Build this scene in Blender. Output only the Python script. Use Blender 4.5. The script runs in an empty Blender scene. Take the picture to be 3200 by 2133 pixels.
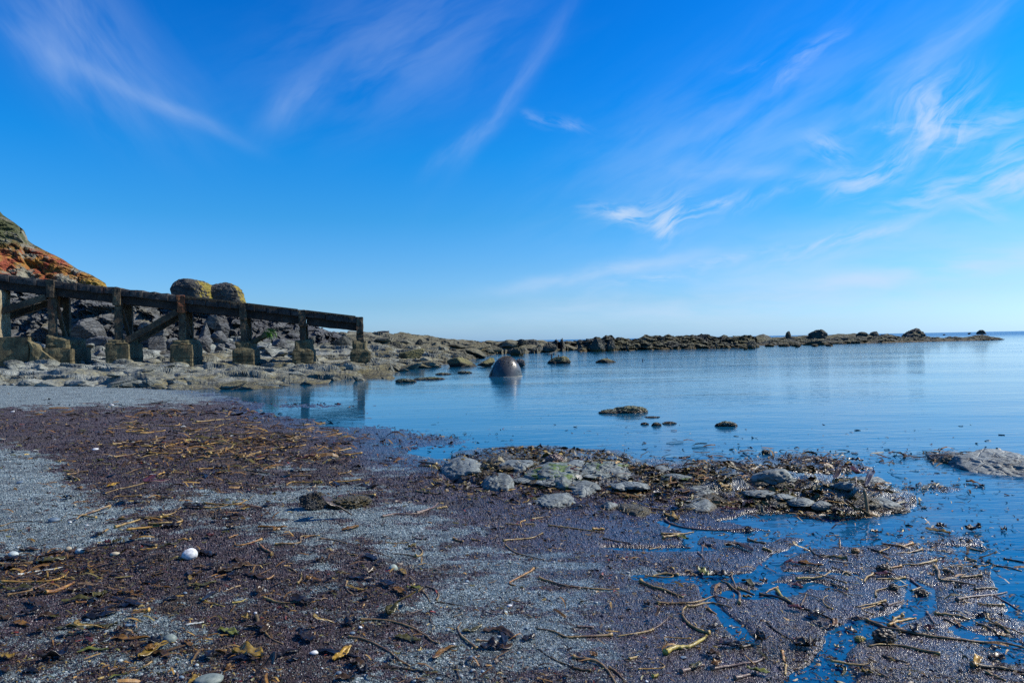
import bpy, math, random
import numpy as np
from mathutils import Vector, Matrix
rnd = random.Random(7)
rng = np.random.default_rng(11)
S = bpy.context.scene
COL = S.collection
R = math.radians

# ------------------------------------------------------------------ camera model
CAMH, FPX, ROLL = 1.6, 2133.3, R(1.07)
HOR0 = 1063.4
PITCH = math.atan((HOR0-1066.5)/FPX)            # horizon a little above the middle: looking a touch down
cF = np.array([0, math.cos(PITCH), math.sin(PITCH)])
cR0 = np.array([1., 0, 0]); cU0 = np.cross(cR0, cF)
cR = cR0*math.cos(ROLL)-cU0*math.sin(ROLL)
cU = cU0*math.cos(ROLL)+cR0*math.sin(ROLL)
def ray(u, v):
    u = np.asarray(u, float); v = np.asarray(v, float)
    dx = (u-1600)/FPX; dz = -(v-1066.5)/FPX
    return cF+dx[..., None]*cR+dz[..., None]*cU
def at_z(u, v, z=0.):
    r = ray(u, v); t = (z-CAMH)/np.minimum(r[..., 2], -1e-4)
    return np.array([0, 0, CAMH])+r*t[..., None] if np.ndim(t) else np.array([0, 0, CAMH])+r*t
def at_Y(u, v, Y):
    r = ray(u, v); return np.array([0, 0, CAMH])+r*(Y/r[..., 1])[..., None] if np.ndim(u) else np.array([0, 0, CAMH])+r*(Y/r[1])
def project(P):
    P = np.asarray(P, float)-np.array([0, 0, CAMH])
    w = P@cF
    return 1600+FPX*(P@cR)/w, 1066.5-FPX*(P@cU)/w
def hor(u): return HOR0-(np.asarray(u, float)-1600)*math.tan(ROLL)
def dist(u, v, z=0.): return float(at_z(u, v, z)[1])

# ------------------------------------------------------------------ noise
_p = np.random.default_rng(3).permutation(256).astype(np.int32)
_p = np.concatenate([_p, _p, _p])
_g = np.random.default_rng(4).normal(size=(256, 3)); _g /= np.linalg.norm(_g, axis=1)[:, None]
_g = _g.astype(np.float32)
def perlin(P, seed=0):
    P = np.asarray(P, np.float32)+np.float32(seed*17.37)
    i = np.floor(P).astype(np.int32); f = P-i
    w = f*f*f*(f*(f*6-15)+10); i &= 255
    out = np.zeros(len(P), np.float32)
    for a in (0, 1):
        pa = _p[(i[:, 0]+a) & 255]
        wa = w[:, 0] if a else 1-w[:, 0]
        for b in (0, 1):
            pb = _p[pa+((i[:, 1]+b) & 255)]
            wb = wa*(w[:, 1] if b else 1-w[:, 1])
            for c in (0, 1):
                g = _g[_p[pb+((i[:, 2]+c) & 255)]]
                d = g[:, 0]*(f[:, 0]-a)+g[:, 1]*(f[:, 1]-b)+g[:, 2]*(f[:, 2]-c)
                out += d*wb*(w[:, 2] if c else 1-w[:, 2])
    return out*1.6
def fbm(P, octv=4, seed=0, gain=.5, ridged=False):
    P = np.asarray(P, np.float32); s = np.zeros(len(P), np.float32); a = 1.; tot = 0
    for o in range(octv):
        n = perlin(P*(2.03**o), seed+o)
        if ridged: n = 1-2*np.abs(n)
        s += a*n; tot += a; a *= gain
    return s/tot
def v3(x, y, z=0): return np.stack([x, y, np.broadcast_to(np.asarray(z, float), np.shape(x))], 1)
def sstep(a, b, x):
    t = np.clip((x-a)/(b-a), 0, 1); return t*t*(3-2*t)
def facets(x, y, seed=0, tilt=.9, sharp=13.):
    """random tilted slabs, one per Worley cell; returns height and distance to the cell's edge"""
    ix = np.floor(x).astype(np.int32); iy = np.floor(y).astype(np.int32)
    d1 = np.full(len(x), 9., np.float32); d2 = d1.copy(); lst = []
    tab = np.random.default_rng(50+seed).random((256, 5)).astype(np.float32)
    for a in (-1, 0, 1):
        for b in (-1, 0, 1):
            cx, cy = ix+a, iy+b
            r = tab[_p[_p[cx & 255]+(cy & 255)]]
            dx, dy = x-cx-r[:, 0], y-cy-r[:, 1]
            d = np.sqrt(dx*dx+dy*dy)
            lst.append((d, (r[:, 2]-.5)*1.0+(r[:, 3]-.5)*tilt*2*dx+(r[:, 4]-.65)*tilt*2*dy))
            d2 = np.where(d < d1, d1, np.minimum(d2, d)); d1 = np.minimum(d1, d)
    num = np.zeros(len(x), np.float32); den = num.copy()
    for d, hh in lst:                               # slabs meet in a short ramp, not a jump
        w_ = np.exp(-(d-d1)*sharp); num += w_*hh; den += w_
    h = num/den
    return h, d2-d1

# ------------------------------------------------------------------ mesh helpers
def mesh(name, verts, faces, mat=None, parent=None, smooth=False, attrs=None, link=True):
    """verts n x 3, faces m x k array (k = 3 or 4) or list of tuples"""
    me = bpy.data.meshes.new(name)
    if isinstance(faces, np.ndarray):
        n, k = faces.shape
        me.vertices.add(len(verts)); me.vertices.foreach_set('co', np.asarray(verts, np.float32).ravel())
        me.loops.add(n*k); me.loops.foreach_set('vertex_index', faces.astype(np.int32).ravel())
        me.polygons.add(n); me.polygons.foreach_set('loop_start', np.arange(0, n*k, k, dtype=np.int32))
        me.polygons.foreach_set('use_smooth', np.full(n, bool(smooth)))
        me.update(calc_edges=True)
    else:
        me.from_pydata([tuple(map(float, v)) for v in verts], [], faces)
        if smooth: me.polygons.foreach_set('use_smooth', np.full(len(me.polygons), True))
        me.update()
    for an, av in (attrs or {}).items():
        av = np.asarray(av, np.float32)
        if av.ndim == 1:
            at = me.attributes.new(an, 'FLOAT', 'POINT'); at.data.foreach_set('value', av)
        else:
            if av.shape[1] == 3: av = np.concatenate([av, np.ones((len(av), 1), np.float32)], 1)
            at = me.attributes.new(an, 'FLOAT_COLOR', 'POINT'); at.data.foreach_set('color', av.ravel())
    if mat: me.materials.append(mat)
    o = bpy.data.objects.new(name, me); COL.objects.link(o)
    if parent: o.parent = parent
    return o
def empty(name, loc):
    o = bpy.data.objects.new(name, None); o.location = loc; o.empty_display_size = .2; COL.objects.link(o); return o
def tag(o, label=None, cat=None, group=None, kind=None):
    if label: o['label'] = label
    if cat: o['category'] = cat
    if group: o['group'] = group
    if kind: o['kind'] = kind
    return o
def recentre(o, c):
    """move a mesh's origin to c without moving the mesh"""
    c = Vector(c); o.data.transform(Matrix.Translation(-c)); o.location = c; return o
def grid_faces(nr, nc):
    i = np.arange(nr*nc).reshape(nr, nc)
    return np.stack([i[:-1, :-1], i[:-1, 1:], i[1:, 1:], i[1:, :-1]], -1).reshape(-1, 4)

# ------------------------------------------------------------------ materials
def newmat(name):
    m = bpy.data.materials.new(name); m.use_nodes = True
    nt = m.node_tree; return m, nt, nt.nodes['Principled BSDF']
class NB:
    def __init__(s, nt): s.nt = nt; s.n = nt.nodes; s.l = nt.links
    def _set(s, sock, v):
        if v is None: return
        if hasattr(v, 'links') or isinstance(v, bpy.types.NodeSocket): s.l.new(v, sock)
        else:
            if isinstance(v, (tuple, list)) and len(v) == 3 and sock.type == 'RGBA': v = (*v, 1)
            sock.default_value = v
    def math(s, op, a, b=None, c=None, clamp=False):
        n = s.n.new('ShaderNodeMath'); n.operation = op; n.use_clamp = clamp
        for i, v in enumerate((a, b, c)): s._set(n.inputs[i], v)
        return n.outputs[0]
    def vmath(s, op, a, b=None):
        n = s.n.new('ShaderNodeVectorMath'); n.operation = op
        s._set(n.inputs[0], a); s._set(n.inputs[1], b); return n.outputs['Vector'] if op not in ('DOT_PRODUCT', 'LENGTH') else n.outputs['Value']
    def mix(s, f, a, b, blend='MIX'):
        n = s.n.new('ShaderNodeMix'); n.data_type = 'RGBA'; n.blend_type = blend
        s._set(n.inputs[0], f); s._set(n.inputs[6], a); s._set(n.inputs[7], b); return n.outputs[2]
    def step(s, x, a, b):
        n = s.n.new('ShaderNodeMapRange'); n.interpolation_type = 'SMOOTHSTEP'
        s._set(n.inputs[0], x); n.inputs[1].default_value = a; n.inputs[2].default_value = b; return n.outputs[0]
    def lin(s, x, a, b, c=0., d=1.):
        n = s.n.new('ShaderNodeMapRange'); s._set(n.inputs[0], x)
        for i, v in enumerate((a, b, c, d)): n.inputs[i+1].default_value = v
        return n.outputs[0]
    def noise(s, vec, scale, detail=4, rough=.55, dist=0.):
        n = s.n.new('ShaderNodeTexNoise'); s._set(n.inputs['Vector'], vec)
        n.inputs['Scale'].default_value = scale; n.inputs['Detail'].default_value = detail
        n.inputs['Roughness'].default_value = rough; n.inputs['Distortion'].default_value = dist; return n.outputs['Fac']
    def voro(s, vec, scale, feature='F1', out='Distance', rand=1.):
        n = s.n.new('ShaderNodeTexVoronoi'); n.feature = feature; s._set(n.inputs['Vector'], vec)
        n.inputs['Scale'].default_value = scale; n.inputs['Randomness'].default_value = rand; return n.outputs[out]
    def mapping(s, vec, scale=(1, 1, 1), rot=(0, 0, 0), loc=(0, 0, 0)):
        n = s.n.new('ShaderNodeMapping'); s._set(n.inputs[0], vec)
        n.inputs['Scale'].default_value = scale; n.inputs['Rotation'].default_value = rot; n.inputs['Location'].default_value = loc; return n.outputs[0]
    def pos(s): return s.n.new('ShaderNodeNewGeometry').outputs['Position']
    def normal(s): return s.n.new('ShaderNodeNewGeometry').outputs['Normal']
    def attr(s, name, out='Fac'):
        n = s.n.new('ShaderNodeAttribute'); n.attribute_name = name; return n.outputs[out]
    def sep(s, v):
        n = s.n.new('ShaderNodeSeparateXYZ'); s._set(n.inputs[0], v); return n.outputs
    def comb(s, x, y, z):
        n = s.n.new('ShaderNodeCombineXYZ')
        for i, v in enumerate((x, y, z)): s._set(n.inputs[i], v)
        return n.outputs[0]
    def ramp(s, f, stops, interp='LINEAR'):
        n = s.n.new('ShaderNodeValToRGB'); s._set(n.inputs[0], f); e = n.color_ramp; e.interpolation = interp
        while len(e.elements) < len(stops): e.elements.new(.5)
        for el, (p, c) in zip(e.elements, stops): el.position = p; el.color = (*c, 1)
        return n.outputs[0]
    def bump(s, h, strength=.5, dist=.02, normal=None):
        n = s.n.new('ShaderNodeBump'); s._set(n.inputs['Height'], h)
        n.inputs['Strength'].default_value = strength; n.inputs['Distance'].default_value = dist
        if normal is not None: s._set(n.inputs['Normal'], normal)
        return n.outputs[0]
    def rand(s): return s.n.new('ShaderNodeObjectInfo').outputs['Random']

def rock_mat(name, c_lo, c_mid, c_hi, scale=1., rough=.75, growth=None, g_lo=.5, g_hi=.62, g_up=.3, weed=None, weed_z=.4, spots=0., strata=False, bump=.6, bdist=.05, growth2=None, g_dir=(0, 0, 1), g_freq=.55):
    """rock: mottled greys, cracks, optional growth on up-facing sides, weed below weed_z, dark limpet spots"""
    m, nt, P = newmat(name); b = NB(nt); p = b.pos()
    q = b.mapping(p, (1, 1, 3.2), (R(14), R(-18), 0)) if strata else p
    n1 = b.noise(q, 1.3*scale, 6, .62, .4)
    n2 = b.noise(q, 7*scale, 5, .65)
    n3 = b.noise(p, 45*scale, 3, .7)
    f = b.math('ADD', b.math('MULTIPLY', n1, .55), b.math('ADD', b.math('MULTIPLY', n2, .3), b.math('MULTIPLY', n3, .15)))
    col = b.ramp(f, [(.36, c_lo), (.5, c_mid), (.66, c_hi)])
    crack = b.voro(b.mapping(q, (1, 1, 1), loc=(3, 1, 7)), 1.6*scale, 'DISTANCE_TO_EDGE')
    cr = b.math('SUBTRACT', 1., b.step(b.math('ADD', crack, b.math('MULTIPLY', b.math('SUBTRACT', n2, .5), .12)), .0, .05))
    col = b.mix(b.math('MULTIPLY', cr, .55), col, tuple(x*.3 for x in c_lo))
    nz = b.vmath('DOT_PRODUCT', b.normal(), g_dir)
    if growth:
        gm = b.math('ADD', b.noise(p, g_freq*scale, 5, .6), b.math('MULTIPLY', b.math('SUBTRACT', b.math('MULTIPLY', nz, 1.), .4), g_up))
        gm = b.math('ADD', gm, b.math('MULTIPLY', b.math('SUBTRACT', n2, .5), .25))
        gcol = b.mix(b.noise(p, 3.1*scale, 4), growth, growth2 or tuple(x*.55 for x in growth))
        col = b.mix(b.step(gm, g_lo, g_hi), col, gcol)
    if weed:
        wz = b.math('ADD', b.sep(p)[2], b.math('MULTIPLY', b.math('SUBTRACT', b.noise(p, 1.1*scale, 5, .6), .5), -weed_z*2.2))
        wcol = b.mix(b.step(n2, .42, .6), weed, tuple(x*.4 for x in weed))
        col = b.mix(b.math('SUBTRACT', 1., b.step(wz, weed_z*.5, weed_z*1.2)), col, wcol)
    if spots:
        sp = b.voro(p, 16, 'F1'); area = b.step(b.noise(p, 3.3, 3), .5, .6)
        sm = b.math('MULTIPLY', b.math('SUBTRACT', 1., b.step(b.math('ADD', sp, b.math('MULTIPLY', n3, .35)), .35, .5)), area)
        col = b.mix(b.math('MULTIPLY', sm, spots), col, (.012, .010, .012))
    nt.links.new(col, P.inputs['Base Color'])
    P.inputs['Roughness'].default_value = rough
    h = b.math('ADD', b.math('MULTIPLY', n2, .6), b.math('ADD', b.math('MULTIPLY', n3, .22), b.math('MULTIPLY', b.step(crack, 0, .08), .35)))
    nt.links.new(b.bump(h, bump, bdist), P.inputs['Normal'])
    return m

def weed_mat(name, rough=.3, spec=.5, mult=1.):
    """wet kelp: the colour comes with each piece, mottled by noise"""
    m, nt, P = newmat(name); b = NB(nt); p = b.pos()
    c = b.attr('Col', 'Color')
    n = b.noise(p, 60, 4, .6)
    nt.links.new(b.mix(1., c, b.ramp(n, [(.3, (.45*mult,)*3), (.7, (1.35*mult,)*3)]), 'MULTIPLY'), P.inputs['Base Color'])
    nt.links.new(b.lin(n, .3, .7, rough, rough+.3), P.inputs['Roughness'])
    P.inputs['Specular IOR Level'].default_value = spec
    nt.links.new(b.bump(b.noise(p, 130, 3), .5, .004), P.inputs['Normal'])
    return m

# ------------------------------------------------------------------ world, sun, camera
SUN_AZ, SUN_EL = R(80), R(40)
w = bpy.data.worlds.new('World'); S.world = w; w.use_nodes = True
nt = w.node_tree; b = NB(nt); bg = nt.nodes['Background']
sk = nt.nodes.new('ShaderNodeTexSky'); sk.sky_type = 'NISHITA'; sk.sun_disc = False
sk.sun_elevation = SUN_EL; sk.sun_rotation = SUN_AZ
dirv = nt.nodes.new('ShaderNodeTexCoord').outputs['Generated']
dx, dy, dz = b.sep(b.vmath('NORMALIZE', dirv))
el = b.math('MULTIPLY', b.math('ARCSINE', dz), 57.2958)
az = b.math('MULTIPLY', b.math('ARCTAN2', dx, dy), 57.2958)
# grade of the sky's own colour with height (clear, deep maritime blue)
gr = [(0, (1.0, 1.75, 3.3)), (1, (.84, 1.45, 2.6)), (3, (.60, 1.12, 1.9)), (6, (.42, 1.02, 1.72)), (10, (.20, .96, 1.66)), (15, (.06, .93, 1.82)),
      (20, (.022, .83, 1.88)), (27, (.012, .73, 1.84)), (45, (.25, .7, 1.5)), (90, (.35, .75, 1.4))]
ramp = b.ramp(b.math('DIVIDE', el, 90., clamp=True), [(e/90, tuple(x/4 for x in c)) for e, c in gr])
sky = b.mix(1., sk.outputs[0], ramp, 'MULTIPLY')
sky = b.vmath('SCALE', sky); sky.node.inputs['Scale'].default_value = 4.
# cirrus: wisps at their own bearing and height, each a streaked, warped falloff
V = b.comb(az, el, 0.)
warp = nt.nodes.new('ShaderNodeTexNoise'); nt.links.new(V, warp.inputs['Vector']); warp.inputs['Scale'].default_value = .16; warp.inputs['Detail'].default_value = 4
Vw = b.vmath('ADD', V, b.vmath('MULTIPLY', b.vmath('SUBTRACT', warp.outputs['Color'], (.5, .5, .5)), (4., 3., 0.)))
def azel(u, v):
    r = ray(u, v); r = r/np.linalg.norm(r); return math.degrees(math.atan2(r[0], r[1])), math.degrees(math.asin(r[2]))
WISPS = [  # centre px, half-length px, half-width px, angle (deg, counter-clockwise from level), strength, fine streaks?
    (300, 150, 300, 150, -38, .19, 0), (470, 305, 260, 26, -20, .22, 0), (240, 40, 170, 80, -80, .17, 0), (170, 190, 170, 50, -40, .2, 0),
    (1260, 150, 480, 200, 18, .15, 0), (930, 315, 150, 50, 42, .19, 0), (1600, 290, 330, 36, 50, .17, 0), (1440, 450, 140, 30, 38, .22, 0),
    (1740, 372, 110, 20, -14, .30, 1), (2300, 440, 620, 230, 20, .22, 0), (2520, 190, 110, 26, 32, .36, 1), (2400, 195, 100, 12, 0, .22, 1),
    (2860, 210, 360, 46, 30, .27, 0), (2930, 365, 100, 85, 60, 1.1, 1), (3040, 390, 190, 40, 5, .6, 1), (2830, 390, 130, 18, -8, .4, 1),
    (2730, 525, 130, 46, 24, .95, 1), (2580, 460, 70, 40, -20, .6, 1), (3150, 560, 110, 44, 20, .95, 1), (2940, 600, 190, 55, 12, .55, 1), (3060, 648, 60, 22, -20, .7, 1), (3150, 470, 90, 40, 30, .45, 1),
    (1950, 665, 130, 34, -6, 1.2, 1), (1990, 640, 110, 22, 28, .5, 1), (2110, 682, 80, 60, 30, 1.35, 1), (2200, 655, 120, 20, 16, .7, 1),
    (2300, 540, 260, 30, -8, .3, 0), (2460, 590, 230, 22, 18, .3, 1), (1870, 855, 330, 26, 8, .8, 0), (2120, 850, 300, 18, 10, .6, 1), (2610, 765, 190, 36, 14, .7, 1),
    (2750, 780, 900, 130, 6, .32, 0), (2300, 960, 900, 70, 3, .4, 0), (2760, 715, 420, 20, 15, .25, 0), (2820, 860, 520, 30, 6, .7, 0), (3080, 830, 260, 46, 8, .6, 0), (1980, 930, 500, 40, 6, .25, 0), (2900, 950, 500, 40, 3, .25, 0),
]
cl = None
streak = {}
for u, v, L, W, ang, st, fine in WISPS:
    c = azel(u, v); k = 36.5/1600*.93
    base = Vw if fine else b.mix(.45, V, Vw)
    q = b.mapping(b.vmath('SUBTRACT', base, (c[0], c[1], 0.)), rot=(0, 0, R(-ang)))
    qq = b.vmath('MULTIPLY', q, (1/(L*k), 1/(W*k), 0.))
    g = b.math('EXPONENT', b.math('MULTIPLY', b.vmath('DOT_PRODUCT', qq, qq), -1.))
    key = (fine, round(ang/25))
    if key not in streak:                       # one field of streaks for all wisps that lie along the same direction
        nn = b.noise(b.vmath('MULTIPLY', b.mapping(base, rot=(0, 0, R(-25*key[1]))), (.2, .8, 0.) if fine else (.09, .36, 0.)), 1.5 if fine else 1., 4, .6, .35 if fine else .3)
        streak[key] = b.step(nn, .34 if fine else .24, .76)
    s = b.math('MULTIPLY', b.math('MULTIPLY', g, st), streak[key])
    cl = s if cl is None else b.math('ADD', cl, s)
cl = b.math('MULTIPLY', b.math('SUBTRACT', 1., b.math('EXPONENT', b.math('MULTIPLY', cl, -1.25))), b.step(el, -1., 2.))
sky = b.mix(cl, sky, (6.1, 7.5, 9.5))
nt.links.new(sky, bg.inputs[0]); bg.inputs[1].default_value = .076

sl = bpy.data.lights.new('sun', 'SUN'); sl.energy = 5.0; sl.angle = R(.55); sl.color = (1, .92, .78)
so = bpy.data.objects.new('sun', sl); COL.objects.link(so)
sd_ = Vector((math.sin(SUN_AZ)*math.cos(SUN_EL), math.cos(SUN_AZ)*math.cos(SUN_EL), math.sin(SUN_EL)))
so.rotation_euler = (-sd_).to_track_quat('-Z', 'Y').to_euler()

cam = bpy.data.cameras.new('camera'); cam.lens = 24; cam.sensor_width = 36; cam.clip_start = .05; cam.clip_end = 30000
co = bpy.data.objects.new('camera', cam); COL.objects.link(co); S.camera = co
M = Matrix((( cR[0], cU[0], -cF[0], 0), (cR[1], cU[1], -cF[1], 0), (cR[2], cU[2], -cF[2], CAMH), (0, 0, 0, 1)))
co.matrix_world = M
S.view_settings.view_transform = 'Standard'; S.view_settings.look = 'None'; S.view_settings.exposure = .4
S.render.engine = 'CYCLES'
S.cycles.max_bounces = 5; S.cycles.caustics_reflective = False; S.cycles.caustics_refractive = False
S.cycles.use_denoising = False

# ------------------------------------------------------------------ ground (beach and sea bed in one sheet)
rowsY = np.concatenate([CAMH*682.7/np.arange(830, 36, -1.0), np.geomspace(30.6, 9000, 40)])
ca = np.arange(-.86, .8601, .0014)
cols = np.concatenate([np.linspace(-1.6, -.87, 40), ca, np.linspace(.87, 1.6, 40)])
YY, AA = np.meshgrid(rowsY, cols, indexing='ij')
gx, gy = (AA*YY).ravel(), YY.ravel()
LAND = [(-2500, 1190), (0, 1200), (400, 1206), (600, 1218), (700, 1236), (790, 1256), (845, 1262), (800, 1282), (870, 1300), (960, 1312), (1010, 1330), (1120, 1350),
        (1180, 1385), (1290, 1400), (1310, 1430), (1370, 1445), (1400, 1455), (1390, 1430), (1440, 1410), (1700, 1392), (1960, 1425), (2000, 1462), (2130, 1470), (2180, 1440), (2350, 1440),
        (2480, 1420), (2560, 1425), (2700, 1462), (2640, 1475), (2480, 1490), (2560, 1510), (2700, 1500), (2850, 1560), (2840, 1605), (2700, 1612), (2500, 1598), (2330, 1605),
        (2250, 1630), (2400, 1650), (2560, 1660), (2700, 1690), (2760, 1650), (2900, 1640), (3060, 1690), (3110, 1770), (3140, 1840), (3230, 1900), (3500, 2000), (4500, 2300), (4500, 3400), (-2500, 3400)]
lp = at_z(*np.array(LAND, float).T)[:, :2]
def signed_dist(x, y, poly, closed=True):
    d = np.full(len(x), 1e9, np.float32); inside = np.zeros(len(x), bool)
    n = len(poly)
    for i in range(n if closed else n-1):
        a, c = poly[i], poly[(i+1) % n]
        e = c-a; L = max((e*e).sum(), 1e-9)
        t = np.clip(((x-a[0])*e[0]+(y-a[1])*e[1])/L, 0, 1)
        d = np.minimum(d, (x-a[0]-t*e[0])**2+(y-a[1]-t*e[1])**2)
        if closed and a[1] != c[1]:
            hit = ((a[1] > y) != (c[1] > y)) & (x < (c[0]-a[0])*(y-a[1])/(c[1]-a[1])+a[0])
            inside ^= hit
    d = np.sqrt(d)
    return np.where(inside, d, -d) if closed else d
gu, gv = project(v3(gx, gy, 0.))
near = gy < 60
sd = np.full(len(gx), -50., np.float32)
sd[near] = signed_dist(gx[near], gy[near], lp)
wob = fbm(v3(gx*1.3, gy*1.3), 4, 21)
sd = sd+wob*np.clip(gy*.035, .1, .7)
rgt = sstep(1750, 2350, gu)*sstep(1560, 1660, gv)
lft = 1-sstep(1200, 2200, gu)
inn = np.maximum(sd, 0)
h_land = .010+.018*(1-np.exp(-inn/.5))+np.minimum(.026*np.maximum(inn-.5, 0)*lft, .40)
h_sea = -.015-np.minimum(.07*np.maximum(-sd, 0), 2.5)
n_mat = fbm(v3(gx*.9+gy*.3, gy*1.7-gx*.3), 5, 31)
bias = .46*sstep(1600, 1900, gv)-.36*sstep(2600, 3300, gu+(1850-gv)*1.2)+.06
plat = sstep(-.12, .16, n_mat+bias)
h_flat = -.022+.036*plat+.005*fbm(v3(gx*7, gy*7), 2, 5)
H = np.where(sd > 0, h_land*(1-rgt)+h_flat*rgt, h_sea)
H = np.where(sd > 0, H, h_sea)
def Z(name, pts):
    ox, oy, k = {'0': (0, 1600, 2.353), '1': (1000, 1600, 2.139), '2': (2000, 1600, 1.961), '3': (1100, 950, 2.941), '4': (1800, 980, 1.681), '5': (1300, 1350, 2.353),
                 '6': (2200, 1300, 2.353), '7': (0, 1200, 2.139), 'a': (0, 600, 2.45), 'b': (500, 800, 3.136), 'o': (0, 0, 1/1.3605)}[name]
    return [(ox+x/k, oy+y/k) for x, y in pts]
CHANNELS = [(Z('2', [(1040, 190), (960, 240), (860, 270), (800, 340), (740, 390), (560, 408), (240, 412), (0, 405)]), .07),
            (Z('2', [(385, 410), (400, 500), (470, 600), (560, 690), (640, 780)]), .04), (Z('2', [(1640, 440), (1720, 470), (1730, 570), (1640, 635), (1420, 715), (1260, 770), (1180, 870), (1090, 980), (1010, 1060)]), .075),
            (Z('2', [(150, 60), (330, 130), (300, 200), (420, 225), (60, 235), (-200, 225)]), .05), (Z('2', [(400, 120), (700, 160), (900, 120), (1200, 180)]), .11), (Z('2', [(1180, 880), (1240, 960), (1260, 1045)]), .05),
            (Z('5', [(180, 300), (230, 350), (300, 410), (500, 440), (700, 440)]), .05), (Z('2', [(880, 375), (1080, 370), (1300, 385)]), .035),
            (Z('2', [(2250, 420), (2280, 560), (2353, 640)]), .06)]
lo = (gy < 14)
for pl, wd in CHANNELS:
    d = signed_dist(gx[lo], gy[lo], at_z(*np.array(pl).T)[:, :2], False)
    wv = wd*(.75+.9*np.clip(fbm(v3(gx[lo]*2.2, gy[lo]*2.2), 2, 77)+.3, 0, 1))
    H[lo] -= (.028+np.maximum(H[lo], 0))*np.exp(-(d/wv)**2.4)
# swells of weed round the outcrop, thin floating mats off the beach
def blob(cx, cy, rx, ry): return np.exp(-((gu-cx)/rx)**2-((gv-cy)/ry)**2)
isl = blob(1750, 1480, 380, 55)+.8*blob(2300, 1530, 350, 45)+.6*blob(2640, 1560, 220, 40)
bankm = np.clip(blob(1740, 1480, 400, 62)+blob(2280, 1520, 360, 52)+blob(2640, 1560, 230, 44), 0, 1)*(sd > -.1)
H += np.where(sd > 0, .14*isl*(.75+.8*fbm(v3(gx*1.8, gy*1.8), 5, 9, .6, True)), 0)
flo = blob(1330, 1378, 170, 26)+.9*blob(1150, 1350, 130, 30)+.7*blob(2950, 1530, 120, 26)+.6*blob(2450, 1450, 240, 28)+.6*blob(2900, 1480, 60, 12)+.45*blob(2300, 1620, 500, 26)+.5*blob(1130, 1250, 60, 5)+.8*blob(960, 1268, 180, 10)
H = np.maximum(H, np.where(flo > .04, np.minimum(flo, 1.)*.034-.022+.016*fbm(v3(gx*6, gy*6), 3, 13), -9))
# beach colour masks
score = np.full(len(gx), .04)+.95*fbm(v3(gx*.75+gy*.35, gy*1.6-gx*.2), 5, 41, .6)+1.15*fbm(v3(gx*2.2+gy*1.2, gy*4.6-gx*.6), 5, 45, .62)
for cx, cy, rx, ry, val in [(100, 1235, 560, 46, -1.5), (260, 1355, 560, 70, .9), (950, 1340, 380, 110, .8), (20, 1560, 190, 130, -1.6), (150, 1690, 170, 60, -1.1), (420, 1470, 350, 110, .9),
                            (760, 1590, 340, 40, -.35), (1250, 1700, 420, 90, -.3), (1640, 1950, 380, 170, -.55), (480, 1830, 420, 110, .45), (250, 1990, 260, 50, -.5), (560, 2060, 200, 60, -.5),
                            (2600, 1850, 650, 330, 1.1), (1800, 1540, 560, 110, 1.), (2000, 1690, 520, 60, .8), (900, 2060, 250, 80, .4), (650, 1930, 650, 190, .28), (1300, 1880, 160, 60, .3)]:
    score += val*blob(cx, cy, rx, ry)
mush = sstep(-.55, .55, score)
mush = np.where(sd < 0, 1., mush)
wet = np.clip(sstep(900, 2100, gu)*.8+sstep(1.4, .2, sd)*.6, 0, 1)
fine = rng.normal(size=len(gx))
amp = (.0022+.0030*mush)*np.clip(gy*.22, .6, 1.3)
H = H+np.where(near, amp*fine*.6*(1-.45*wet)+.006*mush*(1-.5*wet)*fbm(v3(gx*18, gy*18), 2, 3)+.011*mush*(1-.6*wet)*np.maximum(fbm(v3(gx*5, gy*6.5), 3, 4), 0), 0)
NR, NC = YY.shape
Hg = H.reshape(NR, NC)
def lookup(G, x, y):
    x = np.atleast_1d(np.asarray(x, float)); y = np.atleast_1d(np.asarray(y, float))
    i = np.clip(np.interp(y, rowsY, np.arange(NR)), 0, NR-1.001); j = np.clip(np.interp(x/y, cols, np.arange(NC)), 0, NC-1.001)
    i0, j0 = i.astype(int), j.astype(int); fi, fj = i-i0, j-j0
    return (G[i0, j0]*(1-fi)*(1-fj)+G[i0+1, j0]*fi*(1-fj)+G[i0, j0+1]*(1-fi)*fj+G[i0+1, j0+1]*fi*fj)
def ground(x, y): return np.maximum(lookup(Hg, x, y), -.004)
def on_ground(u, v):
    u = np.atleast_1d(np.asarray(u, float)); v = np.atleast_1d(np.asarray(v, float)); z = np.zeros(len(u))
    for _ in range(4):
        P = at_z(u, v, z); z = ground(P[:, 0], P[:, 1])
    P[:, 2] = z; return P
Mg = mush.reshape(NR, NC); Sg = sd.reshape(NR, NC)

m, nt, P = newmat('beach'); b = NB(nt); p = b.pos()
mu = b.attr('mush'); wt = b.attr('wet')
vc = nt.nodes.new('ShaderNodeTexVoronoi'); nt.links.new(p, vc.inputs['Vector']); vc.inputs['Scale'].default_value = 130
g1 = b.sep(vc.outputs['Color'])[0]
v2 = nt.nodes.new('ShaderNodeTexVoronoi'); nt.links.new(p, v2.inputs['Vector']); v2.inputs['Scale'].default_value = 48
g2 = b.sep(v2.outputs['Color'])[0]
gravel = b.ramp(g1, [(0, (.014, .022, .028)), (.35, (.047, .073, .084)), (.65, (.10, .147, .162)), (.88, (.20, .26, .27)), (1, (.56, .59, .57))])
gravel = b.mix(b.step(g2, .8, .95), gravel, (.23, .29, .30))
gravel = b.mix(b.math('MULTIPLY', wt, .6), gravel, b.mix(1., gravel, (.4, .42, .46), 'MULTIPLY'))
big = b.noise(p, 2.1, 5, .6)
weedc = b.ramp(g1, [(0, (.006, .004, .006)), (.45, (.022, .0125, .018)), (.75, (.048, .029, .038)), (.93, (.09, .065, .07)), (1, (.30, .30, .30))])
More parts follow.
